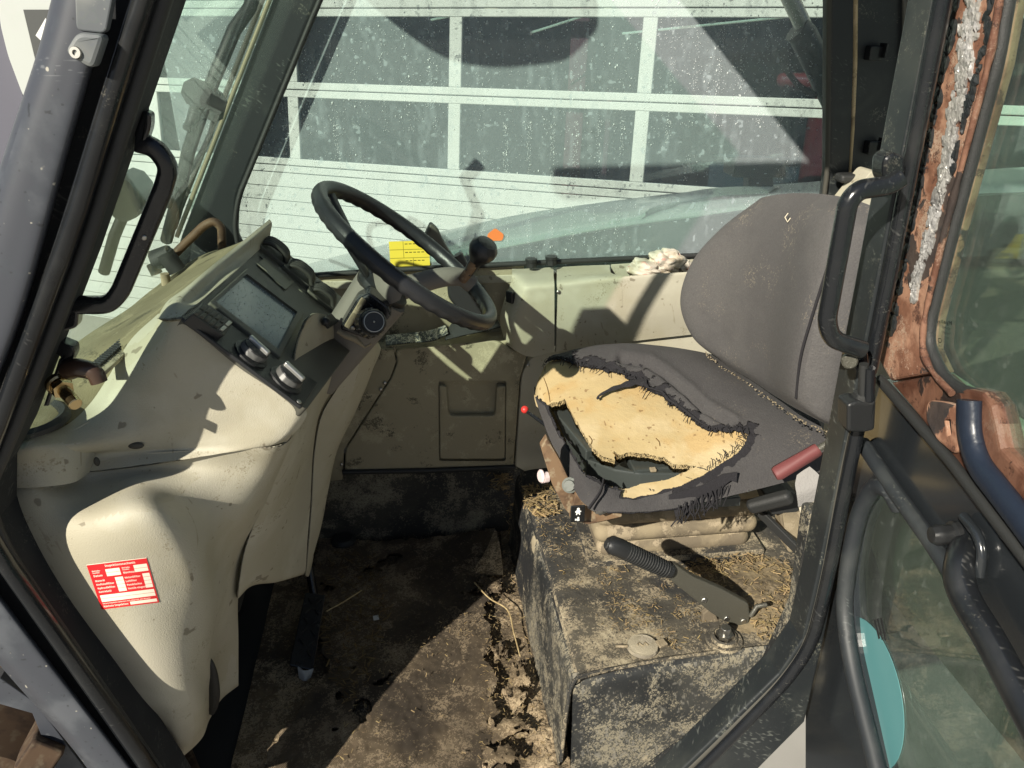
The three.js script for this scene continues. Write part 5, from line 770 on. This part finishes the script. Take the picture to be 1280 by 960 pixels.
// ---------------------------------------------------------------- split door, opened outwards
const DT = ray(591, 15).setY(0).normalize().negate(), DH = V(.625, 0, .01), DN = V(-DT.z, 0, DT.x).normalize();
if (DN.dot(EYE.clone().sub(DH)) < 0) DN.negate();
const dp = (x, y, l = 0) => onPlane(x, y, DH.clone().addScaledVector(DN, l), DN), dps = (l, h = 0) => l.map(([x, y, k]) => dp(x, y, k === undefined ? h : k));
{
  const u = thing('upper_door', 'upper half of the open cab door with rusty frame and tinted pane', 'door');
  const fr = [[1186, -70], [1176, 10], [1164, 81], [1147, 162], [1130, 243], [1114, 330], [1100, 410], [1098, 452], [1112, 478], [1150, 524], [1216, 608], [1300, 716], [1420, 870], [1420, 780], [1300, 612], [1252, 560], [1246, 530], [1240, 506], [1228, 490], [1206, 485], [1190, 490], [1164, 462], [1153, 436], [1156, 400], [1190, 260], [1238, 80], [1252, 0], [1264, -70]];
  const k0 = fr.findIndex(a => a[1] === 452), k1 = fr.findIndex(a => a[0] === 1164 && a[1] === 462);
  part(u, 'upright', slab(dps([...fr.slice(0, k0 + 1), [1112, 476], [1166, 466], ...fr.slice(k1 + 1)]), .03, { bevel: .006, bs: 3 }), M.rust, 'rusty upright of the door frame with flaking dark paint');
  part(u, 'lower_frame', slab(dps([[1113, 478], ...fr.slice(k0 + 2, k1), [1167, 468]]), .03, { bevel: .006, bs: 3 }), mat({ map: T.rust, color: [.42, .36, .34], roughness: .6, bumpMap: T.rustBump, bumpScale: .0025 }), 'dark rusty lower rail of the door frame');
  { // flakes of old paint and filler still stuck to the rust: many small irregular scales
    const scales = (n, mid, half, m, nm, sMin, sMax) => { const gs = [], cM = new THREE.CatmullRomCurve3(dps(mid, .001)); for (let i = 0; i < n; i++) { const t = rnd(), c = cM.getPoint(t); const w = half(t); c.addScaledVector(DT, w * (rnd() + rnd() - 1)); const s = rr(sMin, sMax), k = 7, P = []; const a0 = rr(0, 6); for (let q = 0; q < k; q++) { const a = a0 + q / k * 6.283, r = s * rr(.55, 1.15); P.push(c.clone().addScaledVector(DT, Math.cos(a) * r * .55).addScaledVector(V(0, 1, 0), Math.sin(a) * r).addScaledVector(DN, rr(-.0004, .0028) + .0012 * Math.sin(a))); } const g = new THREE.BufferGeometry(), ps = []; const top = c.clone().addScaledVector(DN, .0022 + rr(0, .0016)); for (let q = 0; q < k; q++) { const A = P[q], B = P[(q + 1) % k]; for (const v of [top, A, B]) ps.push(v.x, v.y, v.z); const A2 = A.clone().addScaledVector(DN, -.004), B2 = B.clone().addScaledVector(DN, -.004); for (const v of [A, A2, B, B, A2, B2]) ps.push(v.x, v.y, v.z); } g.setAttribute('position', new THREE.Float32BufferAttribute(ps, 3)); g.computeVertexNormals(); gs.push(g); } const o = part(u, nm, gs, m); o.userData.kind = 'stuff'; };
    scales(420, [[1219, -70], [1216, 0], [1207, 70], [1200, 120], [1189, 165], [1184, 210], [1172, 255], [1158, 310], [1146, 345], [1142, 372]], t => .021 * (1 - .55 * t), M.silverFlake, 'filler_flakes', .004, .011);
    scales(120, [[1196, -70], [1192, 0], [1188, 40], [1180, 76], [1166, 150], [1152, 210], [1142, 262], [1126, 345], [1112, 420]], t => .010, M.postPaint, 'paint_flakes', .005, .014);
    scales(60, [[1246, -70], [1236, 20], [1222, 90], [1206, 150], [1190, 215]], t => .006, M.postPaint, 'paint_flakes', .004, .010); }
  part(u, 'flange', [tube(dps([[1262, -70], [1250, 0], [1236, 80], [1188, 260], [1155, 398], [1152, 438], [1164, 464], [1190, 492]], .004), t => .004 + .0012 * Math.sin(t * 60) * Math.sin(t * 23), { bend: .03, sec: 8 })], mat({ map: T.rust, color: [.5, .44, .42], roughness: .8, bumpMap: T.rustBump, bumpScale: .003 }));
  part(u, 'pane_seal', tube(dps([[1272, -70], [1260, 0], [1246, 80], [1198, 260], [1163, 398], [1160, 430], [1178, 470], [1200, 488], [1234, 498], [1246, 530], [1256, 568], [1300, 626], [1420, 790]], -.008), .008, { bend: .02, sec: 8 }), M.rubber);
  part(u, 'stay_lug', slab(dps([[1158, 500], [1180, 502], [1200, 508], [1204, 540], [1194, 570], [1168, 548], [1156, 524]], .008), .01, { r: .012, bevel: .003, holes: [dps([[1178, 522], [1190, 520], [1192, 546], [1182, 550]], .008)], hr: .006 }), M.rust);
  part(u, 'stay_hole', slab(dps([[1174, 516], [1194, 516], [1196, 554], [1178, 556]], .0005), .002, {}), mat({ color: [.006, .005, .005], roughness: 1 }));
  part(u, 'lower_rail', tube(dps([[1212, 500], [1211, 540], [1222, 580], [1262, 630], [1300, 680], [1400, 820]], .006), .012, { bend: .04, asp: 1.3 }), M.bluePaint, 'blue painted tube along the lower rail');
  const gl = part(u, 'pane', slab(dps([[1255, -70], [1240, 40], [1180, 270], [1156, 410], [1158, 445], [1192, 490], [1235, 500], [1250, 560], [1300, 620], [1420, 790], [1600, 900], [1600, -70]], -.014), .005, { bevel: 0 }), M.doorGlass);
  part(gl, 'dirt_film', slab(dps([[1255, -70], [1240, 40], [1180, 270], [1156, 410], [1158, 445], [1192, 490], [1235, 500], [1250, 560], [1300, 620], [1420, 790], [1600, 900], [1600, -70]], -.0125), .0004, { bevel: 0 }), M.filmLight);
  const cv = document.createElement('canvas'); cv.width = 200; cv.height = 256; const c = cv.getContext('2d'); c.fillStyle = 'rgb(10,20,16)'; c.translate(200, 0); c.scale(-1, 1); c.font = 'bold 44px sans-serif'; c.fillText('Hyalin', 20, 70); c.font = '20px sans-serif'; c.fillText('SEKURIT', 30, 110); c.fillText('43R 0012', 30, 150); c.fillText('AS 2', 40, 185); c.beginPath(); c.arc(120, 215, 16, 0, 7); c.lineWidth = 4; c.stroke();
  const t = new THREE.CanvasTexture(cv); t.colorSpace = THREE.SRGBColorSpace; const g = new THREE.BufferGeometry(); const Q = dps([[1166, 394], [1194, 396], [1190, 438], [1164, 428]], -.0115); g.setAttribute('position', new THREE.Float32BufferAttribute(Q.flatMap(p => p.toArray()), 3)); g.setAttribute('uv', new THREE.Float32BufferAttribute([0, 1, 1, 1, 1, 0, 0, 0], 2)); g.setIndex([0, 3, 1, 1, 3, 2]); g.computeVertexNormals(); part(gl, 'glass_stamp', okuv(g), mat({ map: t, transparent: true, roughness: .8, alphaTest: 0 }));
}
{
  const l = thing('lower_door', 'lower half of the open cab door, glossy black with small window', 'door');
  const body = [[1100, 474], [1084, 530], [1062, 562], [1040, 640], [1020, 740], [1006, 826], [1006, 1040], [1420, 1300], [1420, 900], [1290, 706], [1190, 576]];
  const hole = [[1108, 614], [1090, 622], [1074, 656], [1064, 720], [1068, 800], [1086, 880], [1112, 1000], [1400, 1220], [1400, 1080], [1230, 820], [1160, 690], [1128, 640]];
  part(l, 'panel', slab(dps(body, -.004), .025, { bevel: .004, bs: 3, holes: [dps(hole, -.004)], hr: .03 }), M.gloss);
  part(l, 'window_seal', tube(dps([[1124, 634, -.01], [1112, 610], [1094, 606], [1076, 634], [1062, 690], [1054, 760], [1064, 830], [1086, 920], [1110, 1010]], .006), .0125, { bend: .04, sec: 14 }), M.sealGrey = mat({ map: T.black, color: [1.8, 1.9, 1.9], roughness: .55 }));
  const gl = part(l, 'pane', slab(dps(hole, -.016), .005, { bevel: 0, r: .02 }), M.lowerGlass = mat({ phys: 1, color: [.42, .52, .48], roughness: .02, transmission: 1, thickness: 0, ior: 2.0 }));
  part(gl, 'dirt_film', slab(dps(hole, -.0148), .0004, { bevel: 0, r: .02 }), M.filmLight);
  part(l, 'brace_tube', tube(dps([[1078, 554], [1120, 616], [1160, 672], [1204, 738]], .006), .0105, { sec: 14 }), M.sealGrey);
  part(l, 'top_edge', tube(dps([[1100, 474], [1190, 578], [1290, 708], [1420, 902]], .004), .0075, { sec: 8 }), M.rubber);
  part(l, 'grab_tube', tube(dps([[1214, 672, -.02], [1202, 694, .012], [1197, 722, .025], [1208, 752, .025], [1238, 800, .025], [1290, 900, .025], [1400, 1100, .025]]), .0165, { bend: .05, sec: 18 }), M.blackPaint = mat({ phys: 1, map: T.black, roughness: .35, clearcoat: .5, clearcoatRoughness: .2 }));
  part(l, 'fold', tube(dps([[1204, 645], [1222, 668], [1228, 690], [1224, 720]], .004), .006, { bend: .03, sec: 8 }), M.gloss);
  const bc = dp(1196, 668, 0); part(l, 'buffer', [lathe(bc, DN.clone().negate().multiplyScalar(-1), [[.016, 0], [.016, .006], [.012, .008], [.012, .018], [.0125, .024], [.009, .031], [0, .034]], 20)], M.blackPlastic);
  const disc = part(gl, 'round_sticker', (() => { const c0 = dp(1082, 864, -.0145), g = new THREE.CylinderGeometry(.108, .108, .0008, 48); g.applyMatrix4(basis(c0, DN).multiply(new THREE.Matrix4().makeRotationX(Math.PI / 2))); return boxUV(g); })(), mat({ color: [.10, .26, .27], roughness: .25 }), 'teal round sticker');
  part(disc, 'print', [0, 1, 2].map(k => slab(dps([[1092 + k * 4, 775 - k * 1], [1094 + k * 4, 774 - k], [1100 + k * 4, 798 + k], [1098 + k * 4, 799 + k]], -.0136), .0004, { bevel: 0 })), M.blackPlastic);
}
{
  const k = thing('door_catch', 'black rubber door catch with round buffer at the rear post', 'door catch');
  part(k, 'block', slab(zz(.05, [[1060, 506], [1072, 502], [1086, 504], [1096, 500], [1094, 538], [1082, 541], [1060, 540]]), .03, { r: .005, bevel: .004, bs: 3 }), M.blackPlastic);
  part(k, 'buffer', lathe(Z(1077, 503, .035), V(0, 1, 0), [[.014, 0], [.014, .006], [.0125, .014], [.007, .018], [0, .018]], 20), M.rubber);
  part(k, 'rod', tube(zz(.04, [[1080, 455], [1079, 480], [1078, 500]]), .006, { sec: 10 }), M.rubber);
  part(k, 'hinge_pin', tube(zz(.045, [[1088, 460], [1086, 500]]), .007, { sec: 10 }), M.black);
}
// ---------------------------------------------------------------- pedals, bonnet, wheel
{
  const p = thing('foot_pedal', 'dark tread plate pedal with worn pale tip', 'pedal');
  const q = [Z(382, 740, -.62), Z(408, 742, -.62), Z(392, 838, -.46), Z(362, 830, -.46)];
  part(p, 'plate', slab(q, .008, { r: .006, bevel: .002 }), M.black);
  for (let i = 0; i < 6; i++) for (let j = 0; j < 2; j++) { const u = .3 + j * .4, v = .12 + i * .14, a = q[0].clone().lerp(q[1], u).lerp(q[3].clone().lerp(q[2], u), v); const d = q[1].clone().sub(q[0]).normalize(), e = q[3].clone().sub(q[0]).normalize(); const s = (i + j) % 2 ? 1 : -1; part(p, 'tread', tube([a.clone().addScaledVector(d, -.006).addScaledVector(e, s * .007), a.clone().addScaledVector(d, .006).addScaledVector(e, -s * .007)], .002, { sec: 6 }), M.black); }
  part(p, 'worn_tip', patch([zz(-.46, [[372, 834, -.46], [380, 838, -.455], [392, 836, -.46]]), zz(-.45, [[374, 852, -.45], [382, 850, -.44], [388, 848, -.45]]), zz(-.45, [[374, 864, -.455], [378, 862, -.45], [382, 860, -.455]])], 6, 6, .006), mat({ map: T.white, color: [.7, .7, .7], roughness: .7 }));
  part(p, 'arm', tube([Z(395, 760, -.64), Z(385, 700, -.72), Z(375, 640, -.76)], .01, {}), M.black);
  const r = thing('floor_valve', 'round dark rubber valve at the far end of the footwell', 'valve');
  part(r, 'body', cyl(Y(431, 690, .0), V(0, 1, 0), .034, .05, .008, 28), M.rubber);
}
{
  const b = thing('engine_bonnet', 'white engine bonnet seen through the side window beyond the cab', 'bonnet');
  part(b, 'cover', patch([
    zz(0, [[330, 372, -1.30], [400, 352, -1.30], [520, 330, -1.32], [650, 304, -1.34], [760, 284, -1.36], [920, 264, -1.40], [1120, 246, -1.45], [1300, 240, -1.5]]),
    zz(0, [[330, 366, -1.33], [400, 346, -1.33], [520, 322, -1.35], [650, 296, -1.37], [760, 276, -1.40], [920, 257, -1.44], [1120, 238, -1.5], [1300, 230, -1.55]]),
    zz(0, [[330, 354, -1.55], [400, 333, -1.55], [520, 306, -1.58], [650, 281, -1.62], [760, 262, -1.66], [900, 246, -1.72], [1120, 226, -1.8], [1300, 216, -1.9]]),
    zz(0, [[330, 348, -1.9], [400, 326, -1.9], [520, 297, -1.95], [650, 268, -2.0], [760, 252, -2.05], [860, 240, -2.1], [1120, 220, -2.2], [1300, 208, -2.3]]),
    zz(0, [[330, 358, -2.2], [400, 338, -2.2], [520, 312, -2.25], [650, 282, -2.3], [760, 262, -2.35], [860, 250, -2.4], [1120, 235, -2.5], [1300, 225, -2.6]]),
  ], 8, 8, .01), M.whiteBody);
  part(b, 'side', slab(zz(-1.38, [[250, 400], [400, 354], [520, 332], [650, 306], [760, 286], [920, 266], [1120, 248], [1300, 242], [1300, 700], [250, 700]]), .03), mat({ color: [.035, .042, .038], roughness: .5 }), 'dark side below the bonnet');
  part(b, 'lid', patch([zz(0, [[760, 281, -1.375], [800, 276, -1.385], [806, 268, -1.39]]), zz(0, [[762, 276, -1.38], [800, 270, -1.39], [808, 263, -1.40]]), zz(0, [[790, 268, -1.5], [830, 260, -1.52], [850, 252, -1.54]])], 6, 6, .008), M.whiteBody);
  part(b, 'hump', patch([zz(0, [[790, 262, -1.60], [850, 252, -1.62], [900, 243, -1.62], [960, 240, -1.62]]), zz(0, [[800, 254, -1.75], [860, 240, -1.78], [905, 234, -1.78], [970, 233, -1.78]]), zz(0, [[810, 256, -1.9], [860, 243, -1.92], [910, 238, -1.92], [980, 238, -1.92]])], 8, 8, .01), M.whiteBody);
  const e = thing('exhaust_cap', 'dark flat cap standing on the bonnet before the right panes', 'cap');
  part(e, 'cap', slab(zz(-1.85, [[918, 203], [980, 203], [984, 222], [916, 222]]), .10, { r: .01 }), M.rubber); part(e, 'neck', slab(zz(-1.87, [[936, 222], [966, 222], [968, 246], [934, 246]]), .05, {}), M.rubber);
  const bo = thing('lift_ram', 'grey hydraulic ram in a dark socket outside the right window edge', 'hydraulic ram');
  part(bo, 'rod', tube(zz(-1.3, [[960, -60], [1004, 32]]), .022, { sec: 18 }), M.steel);
  part(bo, 'cylinder', tube(zz(-1.3, [[996, 36], [1004, 44], [1060, 160]]), .036, { sec: 18 }), M.postPaint);
  part(bo, 'hose', tube(zz(-1.3, [[968, 62], [985, 90], [1000, 108], [1020, 120]]), .008, { smooth: 16 }), M.rubber);
}
{
  const w = thing('front_tyre', 'dark lugged tyre under the front door frame at lower left', 'tyre');
  const c = V(-.88, .02, -.12); part(w, 'carcass', lathe(c.clone().add(V(0, 0, .12)), V(0, 0, -1), [[.22, 0], [.34, -.02], [.38, .02], [.38, .26], [.34, .3], [.22, .28]], 40), M.tyre = mat({ map: T.rustyBrown, color: [.35, .33, .32], roughness: .9 }));
  for (let k = 0; k < 22; k++) { const a = k / 22 * 6.283; const m = new THREE.Matrix4().makeRotationZ(a).setPosition(c.x, c.y, c.z); const g = new RoundedBoxGeometry(.05, .05, .14, 2, .006); g.rotateY(.5); g.translate(.39, 0, k % 2 ? .06 : -.08); g.applyMatrix4(m); part(w, 'lug', boxUV(g), M.tyre); }
  const s = thing('step_bracket', 'flat grey step bracket below the front door frame', 'bracket');
  part(s, 'plate', slab(zz(-.03, [[-30, 842], [0, 848], [46, 880], [120, 980], [80, 990], [40, 892], [-30, 872]]), .02, {}), M.greyPaint);
}
// ---------------------------------------------------------------- straw, chaff and crumbs (nobody could count them)
function scatter(name, label, n, pick, sMin, sMax, m = M.straw) {
  const g = new THREE.BoxGeometry(1, .10, .14), im = new THREE.InstancedMesh(boxUV(g), m, n), q = new THREE.Quaternion(), e = new THREE.Euler(), m4 = new THREE.Matrix4(), col = new THREE.Color();
  for (let i = 0; i < n; i++) { const p = pick(i), s = sMin * .6 + (sMax * 1.3 - sMin * .6) * Math.pow(rnd(), 2.2); e.set(rr(-.3, .3), rr(0, 6.28), rr(-.25, .25)); q.setFromEuler(e); m4.compose(p, q, V(s, s * rr(.4, 1) * .9, Math.max(.0012, s * rr(.5, 1.3)))); im.setMatrixAt(i, m4); const k = rr(.35, 1.1); im.setColorAt(i, col.setRGB(k, k * rr(.9, 1), k * rr(.8, 1))); }
  im.name = name; im.userData = { kind: 'stuff', label, category: 'straw' }; im.castShadow = im.receiveShadow = true; scene.add(im);
}
const pickIn = (poly, y, jy = .004, dens) => () => { for (;;) { const xs = poly.map(p => p[0]), ys = poly.map(p => p[1]); const x = rr(Math.min(...xs), Math.max(...xs)), v = rr(Math.min(...ys), Math.max(...ys)); if (inPoly(x, v, poly) && (!dens || rnd() < dens(x, v))) return Y(x, v, y + rr(0, jy)); } };
{ const N = 60, G = [], a = Y(845, 705, SB), b = Y(985, 690, SB), c = Y(1010, 790, SB), d = Y(925, 800, SB); for (let j = 0; j <= N; j++) for (let i = 0; i <= N; i++) { const u = i / N, v = j / N, p = a.clone().lerp(b, u).lerp(d.clone().lerp(c, u), v); p.y += -.004 + .022 * Math.pow(Math.sin(u * 3.14) * Math.sin(v * 3.14), .7) + .012 * (fbm(p.x + 2, p.z + 2, 40, 4, 721) - .5); G.push(p); } const m = part(scene, 'chaff_heap', gridSheet(G, N + 1, N + 1, .004), mat({ map: T.bellows, color: [.6, .56, .5], roughness: 1, bumpMap: T.dustyBump, bumpScale: .004 })); m.userData = { kind: 'stuff', label: 'heap of dusty chaff behind the handbrake', category: 'chaff' }; }
scatter('straw', 'chopped straw heaped behind the handbrake on the seat box', 1900, pickIn([[860, 700], [930, 690], [985, 700], [1000, 740], [990, 800], [950, 800], [930, 750], [850, 712]], SB, .024), .004, .013);
scatter('straw', 'scattered chaff lying across the seat box top', 1100, pickIn([[650, 610], [700, 640], [740, 690], [850, 730], [900, 790], [850, 815], [740, 780], [690, 700]], SB, .006, (x, y) => fbm(x / 300, y / 300, 9, 3, 701) > .52 ? 1 : .08), .003, .009);
scatter('straw', 'dry grass tangled at the far corner of the seat box', 520, pickIn([[655, 606], [690, 606], [700, 640], [672, 648], [655, 632]], SB, .02), .006, .018);
scatter('straw', 'straw hanging in the corner under the side trim', 300, i => { const t = rnd(); return Z(612 + 30 * Math.sqrt(t) + rr(-4, 4), 592 + (t > .5 ? rr(0, 90) : rr(0, 20)), -.92); }, .006, .016);
scatter('straw', 'straw litter lying in the shade beside the pedal', 1100, pickIn([[400, 690], [470, 690], [490, 760], [460, 860], [430, 880], [400, 820]], .04, .012), .004, .015, mat({ map: T.straw, color: [.5, .47, .42], roughness: 1 }));
scatter('straw', 'chaff and crumbs scattered along the torn edge of the floor mat', 1300, pickIn([[598, 690], [640, 690], [690, 950], [420, 950], [430, 870], [480, 800], [600, 760]], .043, .004, (x, y) => x > 600 ? .9 : fbm(x / 260, y / 260, 9, 3, 711) > .58 ? .5 : .04), .002, .008);
one('twig', 'long dry straw stalk lying across the floor beside the pedal', 'straw', tube([Y(408, 764, .06), Y(430, 752, .075), Y(452, 738, .07)], .0018, { sec: 6 }), M.straw);
one('twig', 'curved dry root lying against the seat box on the mat edge', 'root', tube([Y(593, 728, .06), Y(612, 748, .06), Y(634, 762, .055), Y(642, 790, .05), Y(650, 820, .05)], .0018, { smooth: 20, sec: 6 }), M.straw);
one('paper_scrap', 'small white scrap lying on the dark floor', 'scrap', slab([Y(466, 770, .05), Y(473, 768, .052), Y(474, 774, .05), Y(467, 775, .05)], .001), M.white);

// ---------------------------------------------------------------- put every group at the base of its thing
for (const t of things) {
  if (t.userData.fixed) { delete t.userData.fixed; continue; }
  const b = new THREE.Box3().setFromObject(t); if (b.isEmpty()) continue;
  const o = V((b.min.x + b.max.x) / 2, b.min.y, (b.min.z + b.max.z) / 2); t.position.copy(o); for (const c of t.children) c.position.sub(o);
}
scene.traverse(o => { if (o.isMesh) { o.castShadow = true; o.receiveShadow = true; } });
renderer.render(scene, camera);
